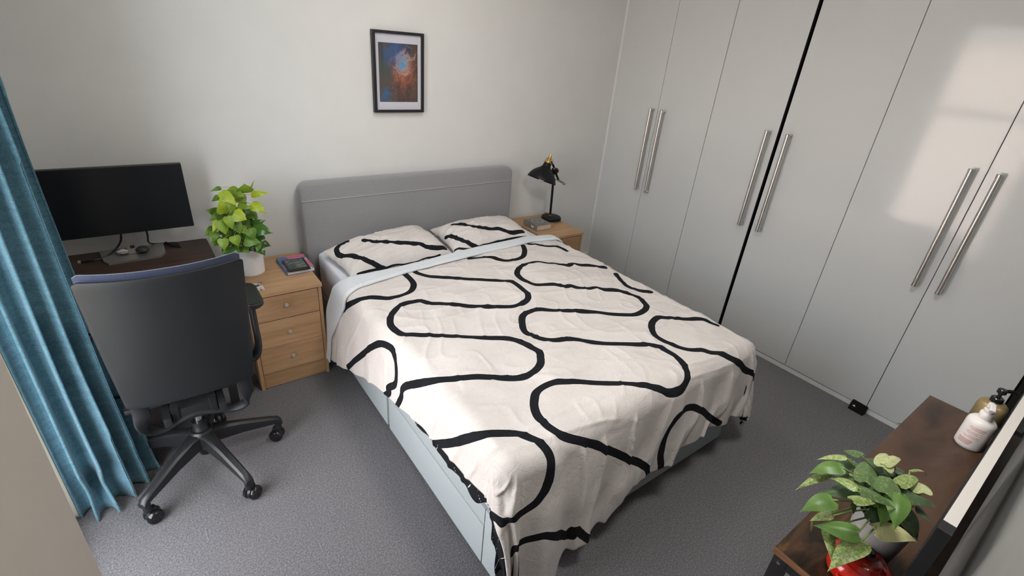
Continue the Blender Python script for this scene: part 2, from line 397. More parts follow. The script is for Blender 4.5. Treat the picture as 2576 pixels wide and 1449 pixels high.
LEAVES_RIGHT=[(1.087,0.151,0.99,1.102,0.183,0.978,0.02,1),
(1.036,0.165,1,1.014,0.199,0.988,0.016,2),
(1.013,0.158,0.99,0.975,0.192,0.978,0.027,0),
(1.006,0.172,0.96,0.945,0.195,0.948,0.015,2),
(0.959,0.138,0.95,0.909,0.165,0.938,0.031,0),
(1.003,0.12,0.97,0.963,0.158,0.958,0.028,3),
(0.981,0.116,0.99,0.992,0.163,0.978,0.019,2),
(1.076,0.109,1,1.164,0.124,0.988,0.029,4),
(1.086,0.11,1,1.171,0.102,0.988,0.017,4),
(1.001,0.112,1,1.093,0.141,0.988,0.033,1),
(1.003,0.078,1,1.091,0.094,0.988,0.04,1),
(1.082,0.076,0.98,1.172,0.063,0.968,0.023,2),
(1.161,0.077,0.97,1.214,0.055,0.958,0.006,2),
(1.116,0.04,0.97,1.169,0.066,0.958,0.028,4),
(1.073,0.059,0.97,1.131,0.013,0.958,0.026,3),
(1.089,0.038,0.95,1.108,-0.015,0.938,0.026,3),
(0.941,0.108,1.02,0.983,0.057,1.008,0.019,1),
(0.902,0.105,1.02,0.97,0.08,1.008,0.019,2),
(1.024,0.065,1,0.963,0.042,0.988,0.034,0),
(1.021,0.091,0.93,1.031,0.051,0.918,0.032,3),
(1.013,0.115,0.93,1.013,0.107,0.918,0.012,1),
(0.97,0.132,0.91,0.946,0.152,0.898,0.019,2),
(0.944,0.08,0.93,0.919,0.136,0.918,0.031,0),
(0.939,0.122,0.9,0.901,0.09,0.888,0.019,2),
(0.995,0.065,0.92,1.067,0.012,0.908,0.033,5),
(0.957,0.07,0.91,0.87,0.081,0.898,0.036,2),
(0.967,0.152,0.87,0.961,0.146,0.858,0.006,6),
(1.112,0.161,0.95,1.061,0.176,0.938,0.023,3),
(1.166,0.1,0.95,1.207,0.089,0.938,0.014,3),
(1.031,0.138,0.97,1.077,0.13,0.958,0.017,2),
(1.065,0.133,0.96,1.048,0.12,0.948,0.014,2),
(1.093,0.064,0.97,1.073,0.078,0.958,0.015,3),
(1.155,0.075,0.94,1.179,0.054,0.928,0.022,3),
(1.147,0.106,0.93,1.189,0.133,0.918,0.025,3),
(1.168,0.102,0.93,1.179,0.086,0.918,0.025,3),
(1.097,0.167,0.93,1.108,0.183,0.918,0.019,3),
(1.092,0.101,0.93,1.108,0.121,0.918,0.022,3)]
# ---------------------------------------------------------------- materials in use
M_wall = mat('wall_paint', rough=.85, spec=.25, build=noisy((.665, .665, .65), (.685, .685, .67), 6, bs=.06, bscale=260, bd=.001))
M_tan = mat('side_paint', rough=.85, spec=.2, build=noisy((.415, .38, .335), (.435, .40, .355), 5, bs=.05, bscale=260, bd=.001))
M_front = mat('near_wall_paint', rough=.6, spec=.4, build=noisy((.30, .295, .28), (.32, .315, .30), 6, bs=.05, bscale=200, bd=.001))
M_ceil = mat('ceiling_paint', (.80, .79, .77), .9)
def _carpet(nt, b):
    v = coords(nt); n1 = noise(nt, v, 165, 4, .75); n2 = noise(nt, v, 5, 4, .6); n3 = noise(nt, v, 60, 2)
    c = ramp(nt, n1, [(.33, (.055, .051, .057)), (.5, (.163, .153, .166)), (.67, (.355, .335, .36))])
    c2 = mixc(nt, math_(nt, 'MULTIPLY', n2, .4), c, (.12, .11, .118))
    nt.links.new(c2, b.inputs['Base Color'])
    bump(nt, b, math_(nt, 'ADD', n1, math_(nt, 'MULTIPLY', n3, .5)), 1.0, .010)
M_carpet = mat('carpet_pile', rough=1.0, spec=.05, build=_carpet, Sheen_Weight=.3)
def _door(nt, b):
    v = coords(nt, (1, 1, 1)); n = noise(nt, v, 1.3, 2)
    nt.links.new(ramp(nt, n, [(.3, (.55, .565, .56)), (.7, (.57, .585, .58))]), b.inputs['Base Color'])
    bump(nt, b, noise(nt, v, 2.2, 1), .02, .01)
M_door = mat('gloss_door', rough=.085, spec=.38, build=_door)
M_white = mat('white_trim', (.70, .71, .71), .4)
M_dark = mat('dark_interior', (.012, .013, .015), .8)
M_void = mat('matt_black_rubber', (.006, .006, .007), .8, spec=.15)
M_steel = mat('brushed_steel', (.66, .64, .61), .30, 1.0, build=lambda nt, b: bump(nt, b, noise(nt, coords(nt, (60, 60, 1)), 40, 2), .05, .001))
M_oak = mat('oak_veneer', rough=.5, spec=.35, build=wood((.33, .19, .095), (.43, .262, .14), (.50, .315, .175), 'x'))
M_oakz = mat('oak_veneer_upright', rough=.5, spec=.35, build=wood((.33, .19, .095), (.43, .262, .14), (.50, .315, .175), 'z'))
M_knob = mat('brushed_knob', (.62, .60, .56), .35, .6)
M_walnut = mat('walnut_desk', rough=.45, spec=.4, build=wood((.022, .011, .008), (.05, .026, .018), (.085, .045, .03), 'x', .8))
def _rustic(nt, b):
    v = coords(nt, (1.2, 3.2, 3)); n1 = noise(nt, v, 2.6, 8, .62, .8); n2 = noise(nt, coords(nt, (3, 30, 30)), 3, 4); n3 = noise(nt, coords(nt), 3.1, 3, .6, .5)
    c = ramp(nt, n1, [(.3, (.022, .012, .008)), (.48, (.075, .038, .022)), (.7, (.13, .072, .042))])
    c = mixc(nt, math_(nt, 'MULTIPLY', n2, .35), c, (.03, .016, .01))
    sp = N(nt, 'ShaderNodeSeparateXYZ'); tc = N(nt, 'ShaderNodeTexCoord'); nt.links.new(tc.outputs['Object'], sp.inputs[0])
    k = ramp(nt, math_(nt, 'ADD', math_(nt, 'MULTIPLY', sp.outputs['X'], -1.0), math_(nt, 'MULTIPLY', n3, .5)), [(.40, (0, 0, 0)), (.60, (1, 1, 1))])
    n4 = noise(nt, coords(nt, (1, 4, 1)), 7, 5, .6, 1.2)
    c2 = ramp(nt, n4, [(.38, (.010, .007, .005)), (.55, (.055, .026, .010)), (.72, (.15, .065, .02))])
    nt.links.new(mixc(nt, k, c, c2), b.inputs['Base Color'])
M_rustic = mat('rustic_board', rough=.38, spec=.45, build=_rustic)
M_chip = mat('board_edge', rough=.6, build=wood((.12, .05, .02), (.26, .12, .055), (.36, .18, .09), 'y', 3))
M_black = mat('black_metal', (.018, .018, .02), .45)
M_blackframe = mat('black_frame', (.014, .014, .016), .4)
M_grey = mat('headboard_fabric', rough=.95, spec=.15, Sheen_Weight=.35, build=noisy((.235, .232, .24), (.29, .286, .295), 420, bs=.25, bscale=600, bd=.0008))
M_piping = mat('headboard_piping', (.33, .33, .34), .9)
M_divan = mat('divan_fabric', rough=.85, spec=.2, build=noisy((.355, .395, .41), (.395, .435, .455), 500, bs=.2, bscale=700, bd=.0006))
M_groove = mat('divan_seam', (.14, .17, .19), .9)
M_sheet = mat('white_sheet', rough=.9, spec=.15, build=noisy((.66, .67, .72), (.70, .71, .76), 8, bs=.25, bscale=22, bd=.004))
def _lining(nt, b):
    v = coords(nt); nt.links.new(ramp(nt, noise(nt, v, 5, 4), [(.35, (.63, .66, .695)), (.65, (.68, .71, .745))]), b.inputs['Base Color'])
    bump(nt, b, math_(nt, 'ADD', noise(nt, coords(nt, (1, 3, 1)), 26, 4, .6), math_(nt, 'MULTIPLY', noise(nt, v, 500, 2), .1)), .3, .006)
M_lining = mat('duvet_lining', rough=.9, spec=.15, build=_lining)
def printed(name, half):
    def f(nt, b):
        a = N(nt, 'ShaderNodeAttribute', attribute_name='stripe_distance'); v = coords(nt)
        k = math_(nt, 'LESS_THAN', math_(nt, 'ADD', a.outputs['Fac'], math_(nt, 'MULTIPLY', math_(nt, 'SUBTRACT', noise(nt, v, 22, 2), .5), .004)), half)
        base = ramp(nt, noise(nt, v, 7, 5, .6), [(.3, (.62, .58, .555)), (.7, (.69, .645, .62))])
        nt.links.new(mixc(nt, k, base, (.012, .013, .016)), b.inputs['Base Color'])
        cr = noise(nt, coords(nt, (1, 2.2, 1)), 14, 6, .62, .8); fine = noise(nt, v, 620, 2)
        vo = N(nt, 'ShaderNodeTexVoronoi'); vo.feature = 'DISTANCE_TO_EDGE'; vo.inputs['Scale'].default_value = 9
        wv = N(nt, 'ShaderNodeVectorMath'); wv.operation = 'ADD'
        nz = N(nt, 'ShaderNodeTexNoise'); nz.inputs['Scale'].default_value = 6; nt.links.new(v, nz.inputs['Vector'])
        nt.links.new(v, wv.inputs[0]); nt.links.new(nz.outputs['Color'], wv.inputs[1]); nt.links.new(wv.outputs[0], vo.inputs['Vector'])
        ridge = math_(nt, 'MULTIPLY', math_(nt, 'MINIMUM', vo.outputs['Distance'], .05), 4.0)
        bump(nt, b, math_(nt, 'ADD', math_(nt, 'ADD', cr, ridge), math_(nt, 'MULTIPLY', fine, .05)), .32, .011)
    return mat(name, rough=.9, spec=.12, build=f)
M_duvet = printed('printed_cotton', .0155)
M_pillow = printed('printed_pillowcase', .0155)
def _under(nt, b):
    a = N(nt, 'ShaderNodeAttribute', attribute_name='stripe_distance')
    k = math_(nt, 'LESS_THAN', a.outputs['Fac'], .0022)
    nt.links.new(mixc(nt, k, (.012, .013, .016), (.72, .68, .63)), b.inputs['Base Color'])
M_under = mat('duvet_reverse', rough=.9, spec=.12, build=_under)
def _curtain(nt, b):
    v = coords(nt); w1 = noise(nt, coords(nt, (1, 1, .12)), 900, 2); w2 = noise(nt, coords(nt, (.15, .15, 1)), 700, 2); w3 = noise(nt, coords(nt, (.2, .2, 1)), 60, 3)
    s = math_(nt, 'ADD', math_(nt, 'ADD', math_(nt, 'MULTIPLY', w1, .4), math_(nt, 'MULTIPLY', w2, .4)), math_(nt, 'MULTIPLY', w3, .25))
    nt.links.new(ramp(nt, s, [(.38, (.052, .128, .17)), (.55, (.108, .228, .295)), (.72, (.19, .34, .42))]), b.inputs['Base Color'])
    bump(nt, b, s, .25, .002)
M_curtain = mat('blue_weave', rough=.9, spec=.15, build=_curtain, Sheen_Weight=.2)
M_cream = mat('curtain_lining', (.66, .62, .52), .9)
M_screen = mat('monitor_screen', (.006, .007, .009), .35, spec=.4)
M_plastic = mat('black_plastic', (.014, .014, .016), .42)
M_gloss = mat('gloss_black_plastic', (.010, .010, .011), .12)
M_silver = mat('silver_stand', (.42, .41, .40), .38, .85)
M_stone = mat('pale_stone', rough=.8, build=noisy((.42, .40, .37), (.62, .58, .54), 40, bs=.4, bd=.002))
M_darkstone = mat('dark_stone', rough=.55, build=noisy((.012, .013, .014), (.03, .03, .032), 60, bs=.3, bd=.001))
M_shell = mat('chair_shell', (.012, .0135, .016), .5, spec=.28, build=lambda nt, b: bump(nt, b, noise(nt, coords(nt), 900, 2), .1, .0006))
M_navy = mat('navy_fabric', rough=.95, spec=.1, Sheen_Weight=.5, build=noisy((.022, .03, .062), (.04, .052, .10), 700, bs=.3, bscale=900, bd=.0008))
M_chair = mat('chair_plastic', (.012, .0125, .014), .40)
M_chrome = mat('chrome', (.7, .7, .7), .15, 1.0)
M_mat_board = mat('mount_board', (.60, .60, .66), .7)
def _nebula(nt, b):
    v = coords(nt, (1, 1, 1)); n1 = noise(nt, v, 7, 8, .65, 1.2); n2 = noise(nt, v, 15, 9, .72, 2.2); n3 = noise(nt, v, 4, 4, .6, .6)
    tc = N(nt, 'ShaderNodeTexCoord'); sp = N(nt, 'ShaderNodeSeparateXYZ'); nt.links.new(tc.outputs['Object'], sp.inputs[0])
    def blob(cx, cz, r):
        dx = math_(nt, 'MULTIPLY', math_(nt, 'SUBTRACT', sp.outputs['X'], cx), 1.2); dz = math_(nt, 'SUBTRACT', sp.outputs['Z'], cz)
        d = math_(nt, 'SQRT', math_(nt, 'ADD', math_(nt, 'MULTIPLY', dx, dx), math_(nt, 'MULTIPLY', dz, dz)))
        d = math_(nt, 'ADD', d, math_(nt, 'MULTIPLY', math_(nt, 'SUBTRACT', n2, .5), .30))
        return ramp(nt, math_(nt, 'DIVIDE', d, r), [(.0, (1, 1, 1)), (1.0, (0, 0, 0))])
    base = ramp(nt, n1, [(.32, (.055, .042, .03)), (.5, (.10, .062, .046)), (.68, (.13, .07, .055))])
    base = mixc(nt, blob(-.085, .03, .13), base, (.055, .085, .085))
    base = mixc(nt, blob(-.01, .10, .11), base, (.02, .10, .30))
    st = ramp(nt, noise(nt, coords(nt, (1, 1, .06)), 26, 3), [(.52, (0, 0, 0)), (.62, (1, 1, 1))])
    base = mixc(nt, math_(nt, 'MULTIPLY', st, .45), base, (.012, .02, .04))
    base = mixc(nt, blob(-.075, -.12, .055), base, (.035, .11, .24))
    base = mixc(nt, blob(.03, .005, .11), base, (.42, .12, .06))
    base = mixc(nt, blob(.03, .045, .075), base, (.52, .36, .28))
    base = mixc(nt, blob(.02, .05, .05), base, (.10, .27, .48))
    base = mixc(nt, math_(nt, 'MULTIPLY', blob(.04, .05, .10), ramp(nt, n2, [(.55, (0, 0, 0)), (.66, (1, 1, 1))])), base, (.70, .55, .45))
    nt.links.new(base, b.inputs['Base Color'])
M_print = mat('nebula_print', rough=.5, build=_nebula)
def clear(name, gloss=.06, tint=(1, 1, 1), rough=.02):
    m = bpy.data.materials.new(name); m.use_nodes = True; nt = m.node_tree; nt.nodes.clear()
    o = N(nt, 'ShaderNodeOutputMaterial'); t = N(nt, 'ShaderNodeBsdfTransparent'); g = N(nt, 'ShaderNodeBsdfGlossy'); x = N(nt, 'ShaderNodeMixShader')
    t.inputs['Color'].default_value = (*tint, 1); g.inputs['Roughness'].default_value = rough; x.inputs[0].default_value = gloss
    nt.links.new(t.outputs[0], x.inputs[1]); nt.links.new(g.outputs[0], x.inputs[2]); nt.links.new(x.outputs[0], o.inputs[0])
    return m
M_glass = clear('clear_glass', .03)
M_pane = clear('window_glass', .05)
M_mirror = mat('mirror_silver', (.86, .87, .86), .03, 1.0)
M_brass = mat('brass', (.62, .40, .14), .28, 1.0)
M_lampblack = mat('lamp_black', (.005, .006, .007), .45, spec=.25)
M_cord = mat('grey_flex', (.13, .13, .125), .6)
M_bulb = mat('bulb_glass', (.75, .75, .72), .2)
M_greycover = mat('grey_book_cover', rough=.55, build=noisy((.165, .155, .145), (.19, .18, .17), 12))
M_paper = mat('page_edges', rough=.8, build=noisy((.52, .40, .31), (.62, .50, .40), 3, (1, 1, 260)))
M_paperw = mat('white_page_edges', rough=.8, build=noisy((.62, .60, .62), (.74, .72, .74), 3, (1, 1, 260)))
M_ring = mat('white_ink', (.72, .70, .66), .6)
def _pink(nt, b):
    v = coords(nt, (1, 1, 0)); vo = N(nt, 'ShaderNodeTexVoronoi'); vo.inputs['Scale'].default_value = 22
    wv = N(nt, 'ShaderNodeVectorMath'); wv.operation = 'ADD'; nz = N(nt, 'ShaderNodeTexNoise'); nz.inputs['Scale'].default_value = 9; nt.links.new(v, nz.inputs['Vector'])
    sc = N(nt, 'ShaderNodeVectorMath'); sc.operation = 'SCALE'; sc.inputs['Scale'].default_value = .08; nt.links.new(nz.outputs['Color'], sc.inputs[0])
    nt.links.new(v, wv.inputs[0]); nt.links.new(sc.outputs[0], wv.inputs[1]); nt.links.new(wv.outputs[0], vo.inputs['Vector'])
    s = N(nt, 'ShaderNodeSeparateColor'); nt.links.new(vo.outputs['Color'], s.inputs[0])
    r = N(nt, 'ShaderNodeValToRGB'); r.color_ramp.interpolation = 'CONSTANT'; e = r.color_ramp.elements
    cs = [(0, (.53, .15, .24)), (.34, (.05, .19, .36)), (.62, (.60, .19, .26)), (.78, (.07, .10, .25)), (.9, (.72, .55, .50))]
    while len(e) < len(cs): e.new(.5)
    for el, (p, c) in zip(e, cs): el.position = p; el.color = (*c, 1)
    nt.links.new(s.outputs[0], r.inputs['Fac']); nt.links.new(r.outputs['Color'], b.inputs['Base Color'])
M_pinkcover = mat('pink_blue_cover', rough=.4, build=_pink)
M_bluespine = mat('blue_cover', (.045, .15, .30), .4)
M_pinkband = mat('pink_band', (.50, .14, .24), .4)
M_eink = mat('eink_screen', rough=.45, build=noisy((.03, .04, .037), (.15, .18, .165), 26, (1, 2.2, 1), detail=6, lo=.42, hi=.62))
M_marble = mat('marble_print', rough=.35, build=noisy((.03, .022, .02), (.55, .50, .46), 34, (1, 1, 1), detail=7, lo=.47, hi=.56))
def _ribpot(nt, b):
    bump(nt, b, N(nt, 'ShaderNodeTexWave').outputs['Fac'], .0, .0)
M_whitepot = mat('white_ceramic', (.70, .68, .67), .45)
M_greypot = mat('grey_glazed_pot', rough=.35, build=noisy((.36, .37, .38), (.46, .47, .48), 9, (1, 1, 8)))
M_innerpot = mat('nursery_pot', (.03, .035, .045), .5)
M_soil = mat('potting_soil', rough=1, build=noisy((.010, .007, .005), (.05, .03, .018), 120, bs=1.0, bscale=150, bd=.01))
M_moss = mat('moss_pole_fibre', rough=1, build=noisy((.045, .022, .014), (.12, .06, .04), 160, (1, 1, .4), bs=1.0, bd=.006))
def leafmat(name, c1, c2, c3=None, amt=.5, rough=.42):
    def f(nt, b):
        v = coords(nt); n1 = noise(nt, v, 30, 4, .6, .6); n2 = noise(nt, coords(nt, (1, 1, 1)), 90, 6, .75, 2.0)
        c = ramp(nt, n1, [(.35, c1), (.65, c2)])
        if c3:
            k = ramp(nt, n2, [(.5 - amt * .25 + .12, (0, 0, 0)), (.5 - amt * .25 + .2, (1, 1, 1))]); c = mixc(nt, k, c, c3)
        nt.links.new(c, b.inputs['Base Color'])
    return mat(name, rough=rough, spec=.4, build=f, Subsurface_Weight=0.0, Transmission_Weight=0.0)
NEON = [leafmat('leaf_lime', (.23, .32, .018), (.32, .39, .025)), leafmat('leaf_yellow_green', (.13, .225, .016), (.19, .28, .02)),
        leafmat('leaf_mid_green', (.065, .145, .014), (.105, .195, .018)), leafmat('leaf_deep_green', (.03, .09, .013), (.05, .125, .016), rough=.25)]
VARI = [leafmat('pothos_green', (0.068, 0.150, 0.027), (0.102, 0.197, 0.037)), leafmat('pothos_flecked', (0.061, 0.116, 0.037), (0.088, 0.150, 0.048), (0.231, 0.286, 0.129), .35),
        leafmat('pothos_marbled', (0.102, 0.190, 0.034), (0.150, 0.245, 0.051), (0.340, 0.381, 0.163), .62), leafmat('pothos_dark', (0.041, 0.082, 0.034), (0.065, 0.112, 0.044), (0.116, 0.163, 0.082), .3),
        leafmat('pothos_cream', (0.367, 0.404, 0.184), (0.478, 0.495, 0.266), (0.203, 0.285, 0.111), .35), leafmat('pothos_pale_yellow', (0.514, 0.514, 0.248), (0.570, 0.560, 0.294), (0.386, 0.423, 0.157), .25),
        leafmat('pothos_brown', (0.109, 0.082, 0.034), (0.150, 0.116, 0.048))]
M_stem = mat('green_stem', (.22, .30, .085), .5)
M_stemy = mat('lime_stem', (.36, .42, .08), .5)
def _red(nt, b):
    tc = N(nt, 'ShaderNodeTexCoord'); sp = N(nt, 'ShaderNodeSeparateXYZ'); nt.links.new(tc.outputs['Object'], sp.inputs[0])
    r = math_(nt, 'SQRT', math_(nt, 'ADD', math_(nt, 'POWER', sp.outputs['X'], 2.0), math_(nt, 'POWER', sp.outputs['Y'], 2.0)))
    nt.links.new(ramp(nt, math_(nt, 'DIVIDE', r, .07), [(.3, (.16, .008, .006)), (.6, (.33, .012, .008)), (.85, (.66, .022, .010))]), b.inputs['Base Color'])
M_red = mat('red_enamel', rough=.12, spec=.6, build=_red)
M_lotion = mat('white_bottle', (.80, .77, .74), .35)
M_redink = mat('red_print', (.62, .25, .22), .5)
M_cream2 = mat('pale_edge', (.60, .57, .53), .6)
M_gold = mat('gold_bottle', (.36, .27, .13), .38, .55)
M_brick = mat('far_brick', rough=.9, build=lambda nt, b: nt.links.new((lambda t: (setattr(t.inputs['Scale'], 'default_value', 3.0), nt.links.new(coords(nt, (1, 1, 1), 'Object', (PI / 2, 0, PI / 2)), t.inputs['Vector']), setattr(t.inputs['Color1'], 'default_value', (.56, .43, .39, 1)), setattr(t.inputs['Color2'], 'default_value', (.66, .52, .47, 1)), setattr(t.inputs['Mortar'], 'default_value', (.60, .50, .46, 1)), t.outputs['Color'])[-1])(N(nt, 'ShaderNodeTexBrick')), b.inputs['Base Color']))
M_grass = mat('far_ground', (.16, .17, .13), .95)

# ---------------------------------------------------------------- the room
YB, XW, XL, YF, HT = 2.771, 2.992, -0.50, -0.075, 2.42
struct('floor', bx(-.9, 3.75, -.3, 2.95, -.08, 0), M_carpet)
struct('ceiling', bx(-.9, 3.75, -.3, 2.95, HT, HT + .1), M_ceil)
struct('wall_back', bx(-.9, 3.75, YB, YB + .18, 0, HT), M_wall)
struct('wall_right', bx(3.62, 3.75, -.3, YB, 0, HT), M_wall)
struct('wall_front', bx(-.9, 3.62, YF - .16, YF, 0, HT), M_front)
WY0, WY1, WZ0, WZ1 = 0.82, 1.76, 0.06, 2.20
b = B()
box(b, XL - .22, XL, YF, WY0, 0, HT); box(b, XL - .22, XL, WY1, YB, 0, HT); box(b, XL - .22, XL, WY0, WY1, 0, WZ0); box(b, XL - .22, XL, WY0, WY1, WZ1, HT)
struct('wall_left', b, M_wall)
# corner of the pier beside the camera
struct('wall_pier', bx(XL, -.200, YF, .8075, 0, HT, .004), M_tan)
# window: frame, mullion, panes
wf = B()
for a in ((WY0, WY0 + .055, WZ0, WZ1), (WY1 - .055, WY1, WZ0, WZ1), (WY0 + .055, WY1 - .055, WZ0, WZ0 + .06), (WY0 + .055, WY1 - .055, WZ1 - .03, WZ1), (WY0 + .055, WY1 - .055, 1.42, 1.47)):
    box(wf, XL - .15, XL - .09, a[0], a[1], a[2], a[3], .004)
win = struct('window_1', wf, M_white)
for z0, z1 in ((WZ0 + .06, 1.42), (1.47, WZ1 - .03)):
    obj('pane', bx(XL - .122, XL - .118, WY0 + .055, WY1 - .055, z0, z1), M_pane, win)
struct('trim_1', bx(XL - .09, XL + .025, WY0 - .02, WY1 + .02, WZ0 - .03, WZ0, .004), M_white)
struct('baseboard_back', bx(XL, XW + .02, YB - .016, YB, 0, .11, .004), M_white)
struct('baseboard_front', bx(-.2, XW + .02, YF, YF + .014, 0, .11, .004), M_white)
# door frame by the camera: stepped mouldings shaped to give highlight lines
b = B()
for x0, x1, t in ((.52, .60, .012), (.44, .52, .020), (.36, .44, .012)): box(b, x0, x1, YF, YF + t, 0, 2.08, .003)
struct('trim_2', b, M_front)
# what the window looks out on
g = struct('exterior_ground', bx(-30, -1.2, -18, 22, -3.3, -3.1), M_grass)
hs = thing('neighbour_house', 'brick house across the way, seen only as a reflection in the gloss wardrobe doors', 'house', (-11, 1.5, -3.1))
obj('wall', bx(-15, -11, -9, 12, -3.1, 2.74), M_brick, hs)
obj('roof', prism(B(), [(-15.2, -9.2, 2.74), (-10.8, -9.2, 2.74), (-10.8, -9.2, 2.80), (-15.2, -9.2, 2.80)], (0, 21.6, 0)), M_dark, hs)
for wy in (-4.5, -1.0, 5.4, 8.5):
    w_ = obj('window', bx(-11.02, -10.96, wy, wy + 1.3, .1, 1.5, .01), M_white, hs)
    obj('pane', bx(-10.955, -10.95, wy + .1, wy + 1.2, .2, 1.4), M_screen, w_)

# two opal ceiling lights, added out of view as soft fill for the room
def opal(name, strength):
    m = bpy.data.materials.new(name); m.use_nodes = True; nt = m.node_tree
    e = nt.nodes.new('ShaderNodeEmission'); e.inputs['Color'].default_value = (1.0, .965, .93, 1); e.inputs['Strength'].default_value = strength
    nt.links.new(e.outputs[0], nt.nodes['Material Output'].inputs[0]); return m
OPAL = [opal('fill_glow_bright', 36.0), opal('fill_glow_dim', 18.0)]
for lx, ly, lab in ((1.15, .38, 'added fill light, flush on the unseen ceiling nearest the camera'), (1.15, 1.75, 'added fill light, flush on the unseen ceiling over the bed')):
    pd = thing('added_fill_light', lab, 'lamp', (lx, ly, HT - .09), 'added ceiling fill lights')
    obj('diffuser', lathe(B(), [(.20 * math.sin(PI / 2 * k / 10), -.075 * math.cos(PI / 2 * k / 10)) for k in range(11)], (lx, ly, HT - .013), 36), OPAL[0 if ly < 1 else 1], pd, 180)
    obj('mounting_plate', lathe(B(), [(0, -.012), (.205, -.012), (.208, -.008), (.208, 0), (0, 0)], (lx, ly, HT), 36), M_white, pd, 40)

# ---------------------------------------------------------------- fitted wardrobe
EDG = [2.753, 2.3235, 1.903, 1.451, 1.430, .9635, .4965, .040]
DZ0, DZ1 = .036, 2.36
def handle(parent, y):
    bar = obj('handle', cyl(B(), (2.953, y, .790), (2.953, y, 1.363), .0112, n=20, bev=.001), M_steel, parent, 40)
    for z in (.812, 1.341): pass
    return bar
units = [(0, 2, 2.7535, 1.9035, 'white gloss two-door wardrobe unit in the far corner next to the lamp table', (2.354, 2.257), [(2.7525, 2.3250), (2.3220, 1.9045)]),
         (2, 5, 1.9025, .9640, 'white gloss two-door wardrobe unit with a wide black gap between its doors', (1.496, 1.373), [(1.9010, 1.4515), (1.4300, .9650)]),
         (5, 7, .9630, .0400, 'white gloss two-door wardrobe unit nearest the walnut console table', (.5445, .4460), [(.9620, .4980), (.4950, .0410)])]
for i0, i1, ya, yb, lab, hy, doors in units:
    u = thing('wardrobe', lab, 'wardrobe', (3.3, (ya + yb) / 2, 0), 'fitted wardrobe units along the right wall')
    c = B()
    box(c, XW + .022, 3.60, ya - .018, ya, .0, DZ1); box(c, XW + .022, 3.60, yb, yb + .018, .0, DZ1)
    box(c, 3.585, 3.60, yb, ya, 0, DZ1); box(c, XW + .022, 3.60, yb, ya, DZ1, DZ1 + .02); box(c, XW + .022, 3.60, yb, ya, .036, .06)
    obj('carcass', c, M_dark, u)  # carcass coloured near-black so the gap between doors reads as deep shade
    obj('plinth', bx(XW + .006, XW + .022, yb, ya, 0, .0335, .001), M_white, u)
    obj('cornice', bx(XW, XW + .022, yb, ya, DZ1 + .003, HT), M_white, u)
    for k, (a, bb) in enumerate(doors):
        d = obj('door', bx(XW, XW + .020, bb, a, DZ0, DZ1, .0016), M_door, u)
        h = B(); y = hy[k]
        cyl(h, (2.953, y, .790), (2.953, y, 1.363), .0112, n=20, bev=.001)
        for z0, z1 in ((.787, .803), (1.350, 1.366)): cyl(h, (2.953, y, z0), (2.953, y, z1), .0122, n=20, bev=.0012)
        for z in (.795, 1.358): cyl(h, (2.958, y, z), (XW + .001, y, z), .0075, n=14)
        obj('handle', h, M_steel, d, 40)
        if k == 0 and i0 == 2: obj('dark_edge_strip', bx(XW + .0008, XW + .019, 1.4494, 1.4514, DZ0, DZ1), M_dark, d)  # near-black strip covering this door's edge along the gap
struct('trim_3', bx(XW + .001, XW + .03, 2.7540, YB, 0, HT, .001), M_white)
# little black foot wedge on the plinth with a white triangle
cw = thing('floor_wedge', 'small black plastic wedge with a white triangle under the wardrobe doors', 'wedge', (2.972, .525, 0))
obj('body', prism(B(), [(2.950, .565, .002), (2.996, .565, .002), (2.996, .565, .050), (2.965, .565, .042)], (0, -.078, -.004)), M_void, cw)
obj('triangle_mark', prism(B(), [(2.9556, .551, .0285), (2.9556, .535, .0275), (2.9600, .543, .0365)], (-.0012, 0, .0006)), M_ring, cw)['label'] = 'white triangle'

# ---------------------------------------------------------------- bed
bed = thing('divan_bed', 'double divan bed with pale blue-grey drawer base and grey fabric headboard', 'bed', (1.37, 1.75, 0))
BX0, BX1, BY0, BY1 = .690, 2.062, .818, 2.68
SEAM = 1.722
obj('base', bx(BX0 + .004, BX1 - .004, BY0 + .004, SEAM - .002, .03, .300, .012), M_divan, bed, 40)
obj('base', bx(BX0 + .004, BX1 - .004, SEAM + .002, BY1, .03, .300, .012), M_divan, bed, 40)
# drawer fronts set on the side: lower front, upper rail
obj('drawer', bx(BX0 - .002, BX0 + .02, .905, SEAM - .020, .024, .215, .003), M_divan, bed, 40)
obj('rail', bx(BX0 - .001, BX0 + .02, .905, SEAM - .020, .2175, .298, .003), M_divan, bed, 40)
obj('corner_panel', bx(BX0 - .001, BX0 + .02, BY0, .9015, .024, .298, .003), M_divan, bed, 40)
obj('side_panel', bx(BX0 - .001, BX0 + .02, SEAM + .004, BY1, .024, .298, .003), M_divan, bed, 40)
obj('foot_panel', bx(BX0, BX1, BY0, BY0 + .02, .022, .298, .003), M_divan, bed, 40)
obj('side_panel', bx(BX1 - .02, BX1 + .001, BY0, BY1, .024, .298, .003), M_divan, bed, 40)
for x, y in ((.72, SEAM - .05), (.72, SEAM + .05), (.74, .87), (2.02, .87), (2.02, 2.6), (.74, 2.6)):
    obj('glide', cyl(B(), (x, y, 0), (x, y, .034), .018, bev=.003), M_lotion, bed, 40)
